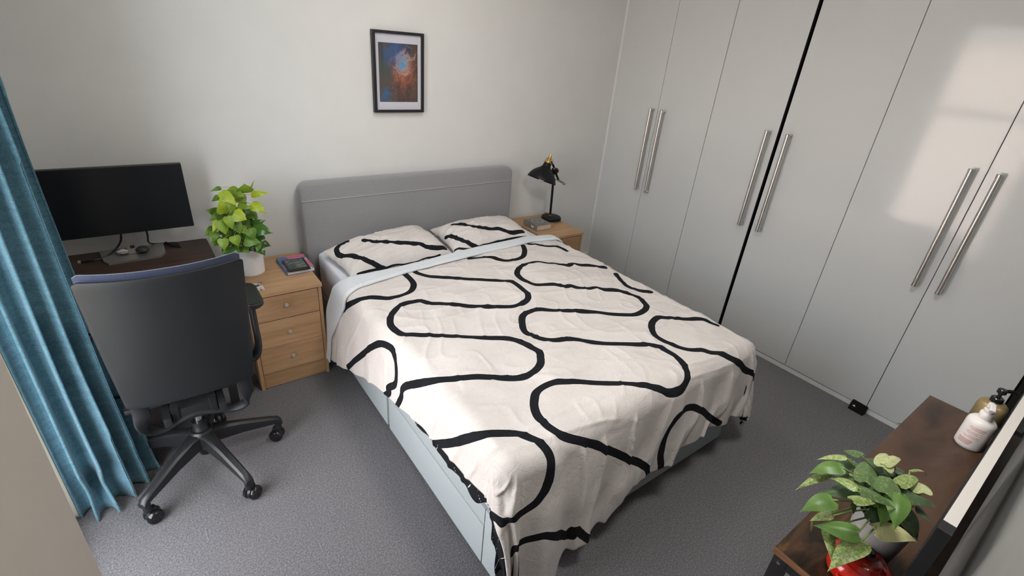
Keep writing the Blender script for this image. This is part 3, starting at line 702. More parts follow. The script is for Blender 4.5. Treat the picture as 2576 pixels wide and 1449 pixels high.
# headboard: rounded slab with a stitched seam across it
def rounded_slab(x0, x1, z0, z1, r, y0, y1):
    pts = [(x0, y0, z0), (x1, y0, z0)]
    for c, a0 in (((x1 - r, z1 - r), 0), ((x0 + r, z1 - r), PI / 2)):
        for k in range(9): a = a0 + PI / 2 * k / 8; pts.append((c[0] + r * math.cos(a), y0, c[1] + r * math.sin(a)))
    bm = prism(B(), pts, (0, y1 - y0, 0))
    bmesh.ops.bevel(bm, geom=[e for e in bm.edges if abs(e.verts[0].co.y - e.verts[1].co.y) < 1e-6], offset=.014, segments=4, affect='EDGES', profile=.5)
    return bm
obj('headboard', rounded_slab(.640, 2.040, .18, .943, .052, 2.682, 2.760), M_grey, bed, 50)
obj('piping', tube(B(), [(.643, 2.684, .8465), (.656, 2.6815, .8465), (1.34, 2.6815, .8475), (2.024, 2.6815, .8485), (2.037, 2.684, .8485)], .0032), M_piping, bed, 40)
mt = obj('mattress', bx(BX0 + .004, BX1 - .006, BY0 + .01, 2.672, .300, .552, .035, 5), M_sheet, None, 60, base=(1.37, 1.75, .3))
tag(mt, 'mattress in a white fitted sheet on the divan, bare beside the left pillow', 'mattress')

# ---- cloth helpers
def seg_distance(UV, lines, sx=1.0, sy=1.0):
    P_ = UV.reshape(-1, 2) * np.array([sx, sy]); best = np.full(len(P_), 9.0)
    for ln in lines:
        pts = np.array([tuple(p) for p in spline([(a * sx, b_ * sy, 0) for a, b_ in ln], 3)])[:, :2]
        for a, c in zip(pts[:-1], pts[1:]):
            d = c - a; L = d @ d
            if L < 1e-12: continue
            t = np.clip(((P_ - a) @ d) / L, 0, 1)
            q = P_ - a - t[:, None] * d
            best = np.minimum(best, np.hypot(q[:, 0], q[:, 1]))
    return best
def cloth(name, G, mats, parent=None, dist=None, thick=0.004, base=None, back=None):
    o = obj(name, gridmesh(G), mats, parent, 180, base=base)
    if dist is not None:
        at = o.data.attributes.new('stripe_distance', 'FLOAT', 'POINT'); at.data.foreach_set('value', dist.astype(np.float32))
    if thick:
        md = o.modifiers.new('thickness', 'SOLIDIFY'); md.thickness = thick; md.offset = -1
        if back: md.material_offset = 1
    return o
# ---- duvet
NU, NV = 330, 300
vv = np.linspace(0, 1, NV) ** 1.0
def duvet_grid(nu, nv, lo, hi, lift, wr):
    """cloth coordinates from the left hem to the right hem and from lo(X) to hi(X)"""
    U = np.linspace(0, 1, nu); V = np.linspace(0, 1, nv); UU, VV = np.meshgrid(U, V, indexing='ij')
    X = np.full_like(UU, 1.3); Y = np.full_like(UU, 1.3)
    for _ in range(14):
        y0 = lo(X); y1 = hi(X); Y = y0 + (y1 - y0) * VV
        x0 = DX0 - duvet_left(Y); x1 = DX1 + .36
        X = x0 + (x1 - x0) * UU
    return np.stack([X, Y], -1), duvet_S(X, Y, lift, wr)
UVd, Gd = duvet_grid(NU, NV, lambda X: DY0 - duvet_foot(X), lambda X: duvet_head(X) + .03, .0, 1.0)
dv = cloth('duvet', Gd, [M_duvet, M_under], None, seg_distance(UVd, DUVET_LINES), .018, base=(1.37, 1.5, .55), back=True)
tag(dv, 'off-white duvet printed with thick black winding lines, spread over the bed', 'duvet')
UVl, Gl = duvet_grid(260, 30, duvet_head, lining_top, .016, .35)
# roll the folded edge down onto the mattress at the pillow side
t_ = np.linspace(0, 1, 30)[None, :]
sc = np.clip((UVl[..., 0] - .55) / .2, 0, 1)
Gl[..., 2] -= sc * .030 * np.clip((t_ - .75) / .25, 0, 1) ** 2
Gl[..., 2] += .004 * np.sin(UVl[..., 0] * 260) * np.exp(-((t_ - .12) / .10) ** 2) * .5
Gl[..., 2] -= .012 * np.clip((.06 - t_) / .06, 0, 1)
ln = cloth('turned_back_lining', Gl, [M_lining], dv, None, .010); ln['label'] = 'pale blue-white reverse side folded back'
# reverse side showing under the left hem, black with fine white lines
Ys = np.linspace(DY0 - .60, 1.52, 220); Q = np.linspace(0, 1, 9)
YY, QQ = np.meshgrid(Ys, Q, indexing='ij'); x0 = DX0 - duvet_left(YY)
wd = np.interp(YY, [.25, .5, .7, .85, 1.0, 1.2, 1.42, 1.52], [.17, .13, .10, .078, .068, .056, .034, .006]) * (1 + .9 * vnoise(YY * 13, YY * 0, 31))
Xu = x0 + .012 - QQ * (wd + .012); Gu = duvet_S(Xu, YY, -.006, 1.0); Gu[..., 0] += .004 + .010 * QQ
mk = np.full(YY.shape, 9.0)
for y_ in (.30, .42, .53, .62, .70, .79, .86, .905, .95, 1.06, 1.16, 1.22, 1.33, 1.42): mk = np.minimum(mk, np.abs(YY - y_ - .035 * (QQ - .5) * (1 if int(y_ * 100) % 2 else -1)))
hm = cloth('reverse_hem', Gu, [M_under], dv, mk.reshape(-1), .003); hm['label'] = 'black underside with fine white lines along the left hem'
# ---- pillows
for k in range(2):
    g_ = np.sin(np.linspace(-1, 1, 110) * PI / 2); S_, T_ = np.meshgrid(g_, g_, indexing='ij')
    top = pillow_S(k, S_, T_, 1); bot = pillow_S(k, S_, T_, -1)
    n = len(g_); v1, f1 = gridmesh(top); v2, f2 = gridmesh(bot)
    o = obj('pillow', (v1 + v2, f1 + [tuple(i + n * n for i in q[::-1]) for q in f2]), M_pillow, None, 180, base=tuple(np.array([*np.mean(PILLOWS[k]['c'], 0), .56])))
    dd = np.full(n * n, 9.0); tp = top.reshape(-1, 3)
    for li, ln_ in enumerate(PILLOW_LINES[k]):
        uv = np.array([tuple(p)[:2] for p in spline([(a_, b_, 0) for a_, b_ in ln_], 26)]); uv = np.clip(uv, -1, 1)
        p3 = pillow_S(k, uv[:, 0], uv[:, 1], 1); hem_ = (k == 0 and li == 2) or (k == 1 and li == len(PILLOW_LINES[k]) - 1)
        for q3 in p3: dd = np.minimum(dd, np.sqrt(((tp - q3) ** 2).sum(1)) * (2.1 if hem_ else 1.0))
    d2 = np.full(n * n, 9.0)
    if k == 0: d2 = np.where((np.abs(T_) < .35) & (S_ < -.9), .0, 9.0).reshape(-1)
    at = o.data.attributes.new('stripe_distance', 'FLOAT', 'POINT'); at.data.foreach_set('value', np.concatenate([dd, d2]).astype(np.float32))
    bm = bmesh.new(); bm.from_mesh(o.data); bmesh.ops.remove_doubles(bm, verts=bm.verts, dist=2e-4); bmesh.ops.recalc_face_normals(bm, faces=bm.faces[:]); bm.to_mesh(o.data); bm.free()
    tag(o, ['plump printed pillow on the window side of the bed, by the pink book', 'plump printed pillow on the wardrobe side of the bed, by the lamp'][k], 'pillow', 'matching printed pillows on the bed')

# ---------------------------------------------------------------- bedside chests
def bedside(x0, x1, yf, yb, label):
    t = thing('bedside_chest', label, 'bedside table', ((x0 + x1) / 2, (yf + yb) / 2, 0), 'matching oak bedside chests')
    obj('top', bx(x0 - .004, x1 + .004, yf - .006, yb, .527, .545, .0015), M_oak, t)
    for a in (x0, x1 - .016): obj('side_panel', bx(a, a + .016, yf, yb, 0, .5268, .001), M_oakz, t)
    obj('back_panel', bx(x0 + .016, x1 - .016, yb - .008, yb, .03, .5268), M_oak, t)
    obj('inside', bx(x0 + .0165, x1 - .0165, yf + .02, yb - .01, .09, .524), M_dark, t)
    obj('plinth', bx(x0 + .0165, x1 - .0165, yf + .008, yf + .024, 0.004, .087, .001), M_oak, t)
    for z0, z1, kz in ((.3925, .5205, .470), (.2415, .3885, .319), (.0925, .2400, .175)):
        d = obj('drawer', bx(x0 + .0185, x1 - .0185, yf + .001, yf + .018, z0, z1, .001), M_oak, t)
        kb = lathe(B(), [(.0, 0), (.004, 0), (.004, .010), (.0085, .012), (.0095, .016), (.0085, .019), (0, .0195)], ((x0 + x1) / 2 - .003, yf + .001, kz), 20, (0, -1, 0))
        obj('knob', kb, M_knob, d, 40)
    return t
bedside(.259, .599, 2.300, 2.735, 'oak three-drawer bedside chest between the office chair and the bed')
bedside(2.080, 2.412, 2.300, 2.735, 'oak bedside chest in the wardrobe corner carrying the black lamp')

# ---------------------------------------------------------------- desk
DT = .712
dk = thing('desk', 'dark walnut desk under the monitor behind the blue curtain', 'desk', (-.14, 2.45, 0))
pts = []
for cx, cy, a0 in ((.186 - .02, 2.200 + .02, -PI / 2), (.180 - .02, 2.690 - .02, 0), (-.46 + .02, 2.690 - .02, PI / 2), (-.46 + .02, 2.2 + .02, PI)):
    for k in range(5): a = a0 + PI / 2 * k / 4; pts.append((cx + .02 * math.cos(a), cy + .02 * math.sin(a), DT - .024))
obj('desktop', prism(B(), pts, (0, 0, .024)), M_walnut, dk)
for x in (-.42, .13):
    for y in (2.25, 2.63): obj('leg', bx(x - .018, x + .018, y - .018, y + .018, 0, DT - .024, .003), M_black, dk)
obj('crossbar', bx(-.40, .11, 2.62, 2.64, .45, .49, .003), M_black, dk)

# monitor
mo = thing('monitor', 'black flat monitor on a silver stand at the back of the walnut desk', 'monitor', (-.105, 2.52, DT))
RM = Matrix.Translation((-.117, 2.56, .968)) @ Matrix.Rotation(math.radians(-1), 4, 'X') 
obj('housing', bx(-.252, .252, .004, .034, -.143, .143, .004, mat=RM), M_plastic, mo, 40)
obj('screen', bx(-.250, .250, .000, .0045, -.140, .141, .001, mat=RM), M_screen, mo)
obj('back_box', bx(-.10, .10, .034, .058, -.09, .09, .012, mat=RM), M_plastic, mo, 40)
st = prism(B(), [(-.131, 2.585, DT + .008), (-.090, 2.585, DT + .008), (-.090, 2.600, 1.0), (-.128, 2.600, 1.0)], (0, .022, 0))
bmesh.ops.bevel(st, geom=st.edges[:], offset=.003, segments=2, affect='EDGES')
obj('stand_neck', st, M_silver, mo, 40)
obj('cable_slot', bx(-.119, -.103, 2.5835, 2.590, .748, .760, .002), M_dark, mo)
obj('stand_base', prism(B(), [(-.219, 2.544, DT + .0005), (-.202, 2.510, DT + .0005), (-.017, 2.517, DT + .0005), (.003, 2.552, DT + .0005), (.003, 2.672, DT + .0005), (-.235, 2.672, DT + .0005)], (0, 0, .009)), M_silver, mo)
# cables, stones on the desk
def cord(name, pts, r, label, extra=None, m=None):
    o = obj(name, tube(B(), spline(pts, 8), r, 8), m or M_plastic, None, 180, base=pts[-1])
    return tag(o, label, 'cable')
z0 = DT + .004
c1 = cord('display_cable', [(-.140, 2.615, .86), (-.142, 2.625, .79), (-.165, 2.64, .742), (-.205, 2.60, .7215), (-.245, 2.575, z0 + .002), (-.265, 2.583, z0 + .002)], .0042, 'black cable hanging behind the monitor and ending in a plug on the desk')
obj('plug', bx(-.295, -.262, 2.572, 2.590, DT + .001, DT + .012, .002, mat=None), M_plastic, c1)
obj('plug_tip', bx(-.306, -.2945, 2.575, 2.587, DT + .002, DT + .010), M_knob, c1)['label'] = 'pale metal plug tip'
cord('power_cable', [(-.050, 2.62, .86), (-.047, 2.63, .79), (-.05, 2.65, .742), (-.030, 2.676, .7215), (-.0, 2.684, z0), (.03, 2.678, z0), (.058, 2.664, z0), (.056, 2.640, z0 + .002), (.030, 2.645, z0 + .008), (.012, 2.670, z0 + .008), (.03, 2.640, z0), (.066, 2.610, z0)], .0038, 'black cable curling into a loop to the right of the monitor base')
def blob(c, r, seed, amp):
    bm = bmesh.new(); bmesh.ops.create_icosphere(bm, subdivisions=4, radius=1.0)
    for v in bm.verts:
        n = 1 + amp * (vnoise(v.co.x * 2 + seed, v.co.y * 2 + v.co.z * 1.7, seed) + .4 * vnoise(v.co.x * 5, v.co.y * 5 + v.co.z * 4, seed + 1))
        v.co = Vector((c[0] + v.co.x * r[0] * n, c[1] + v.co.y * r[1] * n, c[2] + v.co.z * r[2] * n))
    return bm
zb = DT + .0098
tag(obj('pebble', blob((-.147, 2.590, zb + .0125), (.019, .014, .0125), 3, .5), M_stone, None, 180, base=(-.147, 2.59, zb)), 'small pale knobbly stone on the silver monitor base', 'stone')
tag(obj('rounded_stone', blob((-.078, 2.585, zb + .0145), (.026, .024, .0145), 8, .12), M_darkstone, None, 180, base=(-.078, 2.585, zb)), 'smooth black rounded stone on the silver monitor base', 'stone')

# ---------------------------------------------------------------- office chair
CX, CY = -.028, 1.893
ch = thing('office_chair', 'black office chair with navy cushion, its plain back turned to the room', 'chair', (CX, CY, 0))
for k in range(5):
    a = math.radians(-139.8 + 72 * k); d = Vector((math.cos(a), math.sin(a), 0)); s_ = Vector((-d.y, d.x, 0)); c0 = Vector((CX, CY, 0))
    lb = B(); R = .285
    secs = [(.025, .205, .060, .032), (.06, .203, .066, .022), (.14, .180, .052, .0175), (.25, .142, .034, .0155), (R, .128, .026, .0155), (R + .012, .112, .022, .015)]
    rings = []
    for r_, zt_, dep, hw in secs:
        zb_ = zt_ - dep
        rings.append([lb.verts.new(c0 + d * r_ + s_ * x + Vector((0, 0, z))) for x, z in ((-hw, zb_), (hw, zb_), (hw, zt_ - .008), (hw * .55, zt_), (-hw * .55, zt_), (-hw, zt_ - .008))])
    for p, q in zip(rings, rings[1:]):
        for i in range(6): lb.faces.new((p[i], p[(i + 1) % 6], q[(i + 1) % 6], q[i]))
    lb.faces.new(rings[0]); lb.faces.new(rings[-1]); bmesh.ops.recalc_face_normals(lb, faces=lb.faces[:])
    leg = obj('leg', lb, M_chair, ch, 35)
    tipc = c0 + d * (R - .004)
    cs = B(); cyl(cs, tipc + Vector((0, 0, .060)), tipc + Vector((0, 0, .112)), .014, n=18, bev=.002)
    ca = obj('caster', cs, M_chair, ch, 40)
    ang = a + [1.25, .35, .9, 2.1, .2][k]; wx = Vector((math.cos(ang), math.sin(ang), 0)); fw = Vector((-wx.y, wx.x, 0)); wc = tipc + fw * .012 + Vector((0, 0, .0285))
    hood = B(); cyl(hood, wc - wx * .007, wc + wx * .007, .0265, n=24, bev=.002); box(hood, -.009, .009, -.012, .012, .02, .05, .003, mat=Matrix.Translation(wc + Vector((0, 0, -.008))) @ Matrix.Rotation(ang, 4, 'Z'))
    obj('fork', hood, M_chair, ca, 40)
    for sgn in (-1, 1):
        obj('wheel', cyl(B(), wc + wx * sgn * .0085, wc + wx * sgn * .026, .0285, .0270, n=28, bev=.004), M_gloss, ca, 40)
obj('hub', lathe(B(), [(0, .150), (.038, .150), (.045, .165), (.045, .200), (.036, .212), (.024, .214), (0, .214)], (CX, CY, 0), 32), M_chair, ch, 40)
obj('gas_lift', lathe(B(), [(0, .088), (.022, .088), (.024, .092), (.027, .15), (.027, .22), (.0245, .225), (.0245, .255), (0, .255)], (CX, CY, 0), 28), M_chair, ch, 40)
obj('piston', cyl(B(), (CX, CY, .25), (CX, CY, .36), .0145, n=24), M_chrome, ch, 40)
mb = B(); box(mb, CX - .075, CX + .075, 1.79, 2.02, .345, .405, .012); box(mb, CX - .10, CX - .075, 1.76, 1.96, .36, .40, .006); box(mb, CX + .075, CX + .10, 1.76, 1.96, .36, .40, .006)
obj('mechanism', mb, M_chair, ch, 40)
obj('seat_pan', bx(CX - .205, CX + .205, 1.84, 2.18, .405, .425, .008), M_chair, ch, 40)
obj('seat', bx(CX - .20, CX + .20, 1.87, 2.21, .425, .490, .030, 5), M_navy, ch, 60)
# back shell: sheet curved around the sitter, narrower at the bottom
def back_sheet(off, zlo, zhi, nu=33, nv=25, inset=0.0):
    U = np.linspace(-1, 1, nu); V = np.linspace(0, 1, nv); UU, VV = np.meshgrid(U, V, indexing='ij')
    half = .1905 + .024 * VV - inset
    zc = zlo + (zhi - zlo) * VV
    rc = np.clip((np.abs(UU) - .92) / .08, 0, 1)          # rounded corners
    zc = zc - rc ** 2 * .010 * np.clip((VV - .85) / .15, 0, 1) + rc ** 2 * .006 * np.clip((.12 - VV) / .12, 0, 1)
    y = 1.712 - .062 * VV - .030 * np.sin(PI * VV) * 0.5 + off
    y = y + .052 * np.abs(UU) ** 2.3 * (.55 + .45 * VV)
    return np.stack([CX + .012 + half * UU, y, zc], -1)
sh = obj('back_shell', gridmesh(back_sheet(0, .505, .998)), M_shell, ch, 180)
md = sh.modifiers.new('t', 'SOLIDIFY'); md.thickness = .012; md.offset = 1
bv = sh.modifiers.new('b', 'BEVEL'); bv.width = .004; bv.segments = 2; bv.limit_method = 'ANGLE'
ft = back_sheet(.016, .512, 1.010, inset=.001); bkk = ft.copy()
UU_, VV_ = np.meshgrid(np.linspace(-1, 1, 33), np.linspace(0, 1, 25), indexing='ij')
e_ = np.clip((1 - UU_ ** 8) * (1 - (2 * VV_ - 1) ** 10), 0, 1) ** .5
bkk[..., 1] += .006 + .036 * e_; bkk[..., 2] += .014 * e_ * np.clip((VV_ - .8) / .2, 0, 1)
v1, f1 = gridmesh(ft); v2, f2 = gridmesh(bkk); n1 = len(v1); nu, nv = 33, 25
side = []
idx = np.arange(n1).reshape(nu, nv)
ring = list(idx[:, 0]) + list(idx[-1, 1:]) + list(idx[-2::-1, -1]) + list(idx[0, -2:0:-1])
for a, b_ in zip(ring, ring[1:] + ring[:1]): side.append((int(a), int(b_), int(b_) + n1, int(a) + n1))
cu = obj('back_cushion', (v1 + v2, f1 + [tuple(i + n1 for i in q[::-1]) for q in f2] + side), M_navy, ch, 70)
bm = bmesh.new(); bm.from_mesh(cu.data); bmesh.ops.recalc_face_normals(bm, faces=bm.faces[:]); bm.to_mesh(cu.data); bm.free()
# flat bar support under the back
def loop_pts(sgn):
    return [(CX + .010 + sgn * .160, 1.745, .515), (CX + .010 + sgn * .160, 1.748, .465), (CX + .010 + sgn * .164, 1.748, .405), (CX + .010 + sgn * .148, 1.765, .366), (CX + .008 + sgn * .112, 1.780, .350), (CX + sgn * .06, 1.790, .360), (CX, 1.795, .372)]
pth = spline(loop_pts(-1) + loop_pts(1)[::-1][1:], 8)
nP = len(pth)
def wdir(t):
    e = abs(2 * t - 1)                     # 1 at the ends, 0 in the middle
    k = min(max((e - .55) / .25, 0), 1)
    return Vector((k, 0, 0)) * 1.0 + Vector((0, 1, .55)) * (1 - k)
obj('back_support', sweep(B(), pth, lambda t: .034 + .016 * max(0, min(1, (abs(2 * t - 1) - .5) / .2)), .011, wdir), M_shell, ch, 50)
for sgn in (-1, 1):
    obj('support_strut', sweep(B(), [(CX + sgn * .062, 1.79, .362), (CX + sgn * .060, 1.79, .400), (CX + sgn * .060, 1.782, .43)], .026, .012, (1, 0, 0)), M_shell, ch, 40)
    xa = CX + sgn * .272 + .004
    ap = [(xa + .042 * math.cos(t), y_ + .042 * math.sin(t), .642) for y_, t0 in ((2.16, 0), (2.018, PI)) for t in np.linspace(t0, t0 + PI, 13)]
    pad = prism(B(), ap, (0, 0, .026)); bmesh.ops.bevel(pad, geom=[e for e in pad.edges if abs(e.verts[0].co.z - e.verts[1].co.z) < 1e-6], offset=.007, segments=3, affect='EDGES')
    obj('armrest', pad, M_chair, ch, 50)
    obj('arm_post', sweep(B(), spline([(CX + sgn * .14, 2.03, .390), (CX + sgn * .235, 2.03, .385), (xa - sgn * .004, 2.04, .43), (xa, 2.06, .54), (xa, 2.07, .642)], 6), .055, .022, (0, 1, 0)), M_chair, ch, 50)

# ---------------------------------------------------------------- curtain
cur = thing('curtain', 'floor-length teal blue linen-look curtain gathered beside the window', 'curtain', (-.34, 1.93, 0))
def curtain_grid(nu, nz, off=0.0):
    U = np.linspace(0, 1, nu); Z = np.linspace(0.006, 2.34, nz); UU, ZZ = np.meshgrid(U, Z, indexing='ij')
    k = ZZ / 2.34
    ax = -.452 - .03 * k; ay = 1.868 - .005 * k
    bx_ = -.222 - .075 * k ** .7; by_ = 2.016 + .0 * k
    kx = -.318 - .05 * k; ky = 1.812 + .03 * k              # where the cloth turns
    w0 = (1 - UU) ** 2; w1 = 2 * UU * (1 - UU); w2 = UU ** 2
    px = w0 * ax + w1 * kx + w2 * bx_; py = w0 * ay + w1 * ky + w2 * by_
    tx = 2 * (1 - UU) * (kx - ax) + 2 * UU * (bx_ - kx); ty = 2 * (1 - UU) * (ky - ay) + 2 * UU * (by_ - ky)
    L = np.hypot(tx, ty); nx, ny = ty / L, -tx / L
    ph = UU * 5.4 + .25 * vnoise(UU * 3, ZZ * 1.2, 41) + .12 * np.sin(ZZ * 2.1 + 3 * UU)
    amp = (.024 + .010 * vnoise(UU * 5, ZZ * .8, 42)) * (1 + .35 * smooth(.5, 0, ZZ))
    f = np.sin(2 * PI * ph); f = np.sign(f) * np.abs(f) ** .8
    brk = smooth(.32, .12, ZZ) * np.exp(-((UU - .33) / .13) ** 2)     # the hem breaks on the carpet
    o_ = amp * f + off + .030 * brk * np.sin(ZZ * 26 + 1.2) + .010 * vnoise(UU * 9, ZZ * 3, 43) + .006 * vnoise(UU * 14, ZZ * 12, 44) * smooth(.6, 0, ZZ)
    edge = np.clip(UU / .1, 0, 1) * np.clip((1 - UU) / .04, 0.2, 1)
    s_ = .011 * np.cos(2 * PI * ph) * edge
    return np.stack([px + nx * o_ * edge + tx / L * s_, py + ny * o_ * edge + ty / L * s_, ZZ + .004 * np.sin(UU * 20) * (ZZ < .02)], -1)
cl = obj('cloth', gridmesh(curtain_grid(220, 150)), M_curtain, cur, 180)
md = cl.modifiers.new('t', 'SOLIDIFY'); md.thickness = .004; md.offset = -1
Gc = curtain_grid(220, 150)
E0 = Gc[0]; strip = np.stack([E0, E0 + np.array([-.022, .004, 0])], 0)
lo_ = obj('lining_edge', gridmesh(strip), M_cream, cur, 180); lo_['label'] = 'cream lining along the window edge'
md = lo_.modifiers.new('t', 'SOLIDIFY'); md.thickness = .003
rl = thing('curtain_rail', 'white curtain rail above the window, out of view behind the curtain top', 'rail', (-.40, 1.3, 2.36))
obj('track', bx(-.42, -.38, .82, 2.08, 2.345, 2.365, .003), M_white, rl)
for y in (.9, 1.45, 2.0): obj('bracket', bx(-.50, -.42, y - .012, y + .012, 2.347, 2.363, .002), M_white, rl)

# ---------------------------------------------------------------- picture
pc = thing('framed_print', 'black framed nebula print in a white mount above the headboard', 'picture', (1.247, 2.765, 1.495))
PX0, PX1, PZ0, PZ1, PY = 1.097, 1.396, 1.289, 1.701, 2.745
for a in ((PX0, PX0 + .016, PZ0, PZ1), (PX1 - .016, PX1, PZ0, PZ1), (PX0 + .016, PX1 - .016, PZ0, PZ0 + .0145), (PX0 + .016, PX1 - .016, PZ1 - .0145, PZ1)):
    obj('frame_bar', bx(a[0], a[1], PY, 2.770, a[2], a[3], .0015), M_blackframe, pc)
obj('mount', bx(PX0 + .014, PX1 - .014, 2.756, 2.766, PZ0 + .012, PZ1 - .012), M_mat_board, pc)
obj('print', bx(1.132, 1.3605, 2.7552, 2.7558, 1.345, 1.643), M_print, pc)
obj('glazing', bx(PX0 + .015, PX1 - .015, 2.7525, 2.7535, PZ0 + .013, PZ1 - .013), M_glass, pc)

# ---------------------------------------------------------------- things on the bedside chests
ZT = .5455
bk = thing('paperback', 'pink and blue paperback lying on the left bedside chest under the e-reader', 'book', (.546, 2.552, ZT))
RB = Matrix.Translation((.546, 2.552, ZT)) @ Matrix.Rotation(math.radians(1.5), 4, 'Z')
obj('pages', bx(-.066, .066, -.098, .098, .0016, .0182, mat=RB), M_paperw, bk)
obj('cover', bx(-.069, .069, -.100, .100, .0182, .0197, mat=RB), M_pinkcover, bk)
obj('cover', bx(-.069, .069, -.100, .100, 0, .0015, mat=RB), M_bluespine, bk)
obj('spine', bx(-.0695, -.0665, -.100, .100, 0, .0197, mat=RB), M_bluespine, bk)
obj('title_band', bx(-.020, .069, .058, .0995, .0197, .0200, mat=RB), M_pinkband, bk)
er = thing('e_reader', 'black e-reader with a grey screen lying on the pink paperback', 'e-reader', (.540, 2.512, ZT + .0203))
RE = Matrix.Translation((.540, 2.510, ZT + .0203)) @ Matrix.Rotation(math.radians(-1), 4, 'Z')
obj('case', bx(-.054, .054, -.073, .073, 0, .009, .003, mat=RE), M_plastic, er, 40)
obj('screen', bx(-.043, .043, -.052, .062, .009, .0094, mat=RE), M_eink, er)
tag(obj('coaster', bx(.268, .350, 2.340, 2.420, ZT, ZT + .006, .0015), M_marble, None, base=(.31, 2.38, ZT)), 'black and white marbled square coaster at the front of the left bedside chest', 'coaster')
gb = thing('hardback', 'thick grey book with a white ring on its cover beside the lamp base', 'book', (2.172, 2.520, ZT))
RG = Matrix.Translation((2.172, 2.520, ZT)) @ Matrix.Rotation(math.radians(-1), 4, 'Z')
obj('pages', bx(-.060, .062, -.072, .070, .003, .037, mat=RG), M_paper, gb)
obj('cover', bx(-.066, .066, -.075, .075, .037, .040, .0008, mat=RG), M_greycover, gb)
obj('cover', bx(-.066, .066, -.075, .075, 0, .003, .0008, mat=RG), M_greycover, gb)
obj('spine', bx(-.0675, -.0615, -.075, .075, 0, .040, .001, mat=RG), M_greycover, gb)
def flat_ring(bm, c, r0, r1, h, n=40):
    a = [[bm.verts.new(Vector(c) + Vector((r * math.cos(2 * PI * i / n), r * math.sin(2 * PI * i / n), z))) for i in range(n)] for r, z in ((r0, h), (r1, h))]
    for i in range(n): bm.faces.new((a[0][i], a[1][i], a[1][(i + 1) % n], a[0][(i + 1) % n]))
    bmesh.ops.recalc_face_normals(bm, faces=bm.faces[:])
    return bm
rg = B(); flat_ring(rg, (2.176, 2.530, ZT + .0402), .0395, .0420, 0); bmesh.ops.create_circle(rg, cap_ends=True, segments=16, radius=.005, matrix=Matrix.Translation((2.176, 2.530, ZT + .0402)))
for f in rg.faces: f.normal_update()
obj('ring_emblem', rg, M_ring, gb)['label'] = 'thin white ring with a centre dot'
sp = B()
for y_, w_ in ((2.500, .006), (2.484, .005), (2.452, .006)):
    box(sp, 2.1036, 2.1042, y_ - w_, y_ + w_, ZT + .012, ZT + .027)
obj('spine_marks', sp, M_ring, gb)
# lamp
lp = thing('table_lamp', 'black table lamp with brass fittings and a bell shade on the right bedside chest', 'lamp', (2.365, 2.605, ZT))
obj('base', lathe(B(), [(0, 0), (.070, 0), (.074, .004), (.074, .018), (.068, .025), (.03, .029), (0, .030)], (2.370, 2.605, ZT), 40), M_lampblack, lp, 40)
obj('pole', cyl(B(), (2.358, 2.605, ZT + .028), (2.346, 2.605, .905), .0085, n=18), M_lampblack, lp, 40)
obj('collar', cyl(B(), (2.358, 2.605, ZT + .028), (2.3578, 2.605, ZT + .040), .0115, n=20, bev=.002), M_brass, lp, 40)
jt = B(); cyl(jt, (2.346, 2.575, .912), (2.346, 2.625, .912), .0155, n=20, bev=.003); box(jt, 2.330, 2.362, 2.588, 2.618, .888, .930, .004)
obj('joint', jt, M_lampblack, lp, 40)
kn = B(); cyl(kn, (2.364, 2.600, .912), (2.376, 2.600, .914), .015, n=20, bev=.003); cyl(kn, (2.330, 2.588, .930), (2.322, 2.586, .932), .008, n=16, bev=.002); cyl(kn, (2.346, 2.605, .858), (2.3455, 2.605, .890), .0105, n=18, bev=.002)
obj('brass_fitting', kn, M_brass, lp, 40)
ax = Vector((.36, .03, .93)).normalized(); ap = Vector((2.226, 2.592, .860))
shade = lathe(B(), [(.104, -.004), (.1045, 0), (.100, .012), (.090, .034), (.072, .056), (.050, .074), (.034, .088), (.027, .104), (.026, .124), (.0, .124)], ap, 44, ax)
so = obj('shade', shade, M_lampblack, lp, 60); md = so.modifiers.new('t', 'SOLIDIFY'); md.thickness = .002
obj('socket', lathe(B(), [(0, .118), (.020, .118), (.021, .128), (.018, .136), (.015, .150), (.010, .166), (.008, .178), (0, .178)], ap, 28, ax), M_brass, lp, 40)
rb = B(); flat = ap + ax * .122
q = ax.to_track_quat('Z', 'Y').to_matrix()
tube(rb, [flat + q @ Vector((.030 * math.cos(t), .030 * math.sin(t), 0)) for t in np.linspace(0, 2 * PI, 33)[:-1]], .0028, 8, True)
for t in (0, 2.1, 4.2): tube(rb, [flat + q @ Vector((.030 * math.cos(t), .030 * math.sin(t), 0)), flat + q @ Vector((.029 * math.cos(t), .029 * math.sin(t), .026)), flat + q @ Vector((.014 * math.cos(t), .014 * math.sin(t), .034))], .0018, 6)
obj('cage', rb, M_brass, lp, 60)
obj('bulb', lathe(B(), [(0, -.012), (.018, -.006), (.028, .012), (.026, .034), (.014, .060), (.012, .09), (0, .09)], ap, 24, ax), M_bulb, lp, 60)
obj('arm', tube(B(), [tuple(ap + ax * .128 + Vector((.024, 0, 0))), (2.330, 2.600, .945), (2.352, 2.602, .905), (2.392, 2.603, .846)], .0075, 14), M_lampblack, lp, 60)
cd = obj('cord', tube(B(), spline([(2.392, 2.603, .848), (2.405, 2.603, .838), (2.44, 2.602, .820), (2.462, 2.600, .806), (2.45, 2.600, .803), (2.42, 2.600, .822), (2.380, 2.601, .842), (2.355, 2.603, .856)], 8), .0028, 8), M_cord, lp, 180)
obj('cord', tube(B(), spline([(2.34, 2.545, ZT + .004), (2.345, 2.530, ZT + .004), (2.40, 2.532, ZT + .004), (2.425, 2.57, ZT + .004), (2.428, 2.66, ZT + .004), (2.43, 2.725, ZT + .004), (2.432, 2.748, ZT - .02), (2.432, 2.750, ZT - .2)], 8), .0030, 8), M_cord, lp, 180)

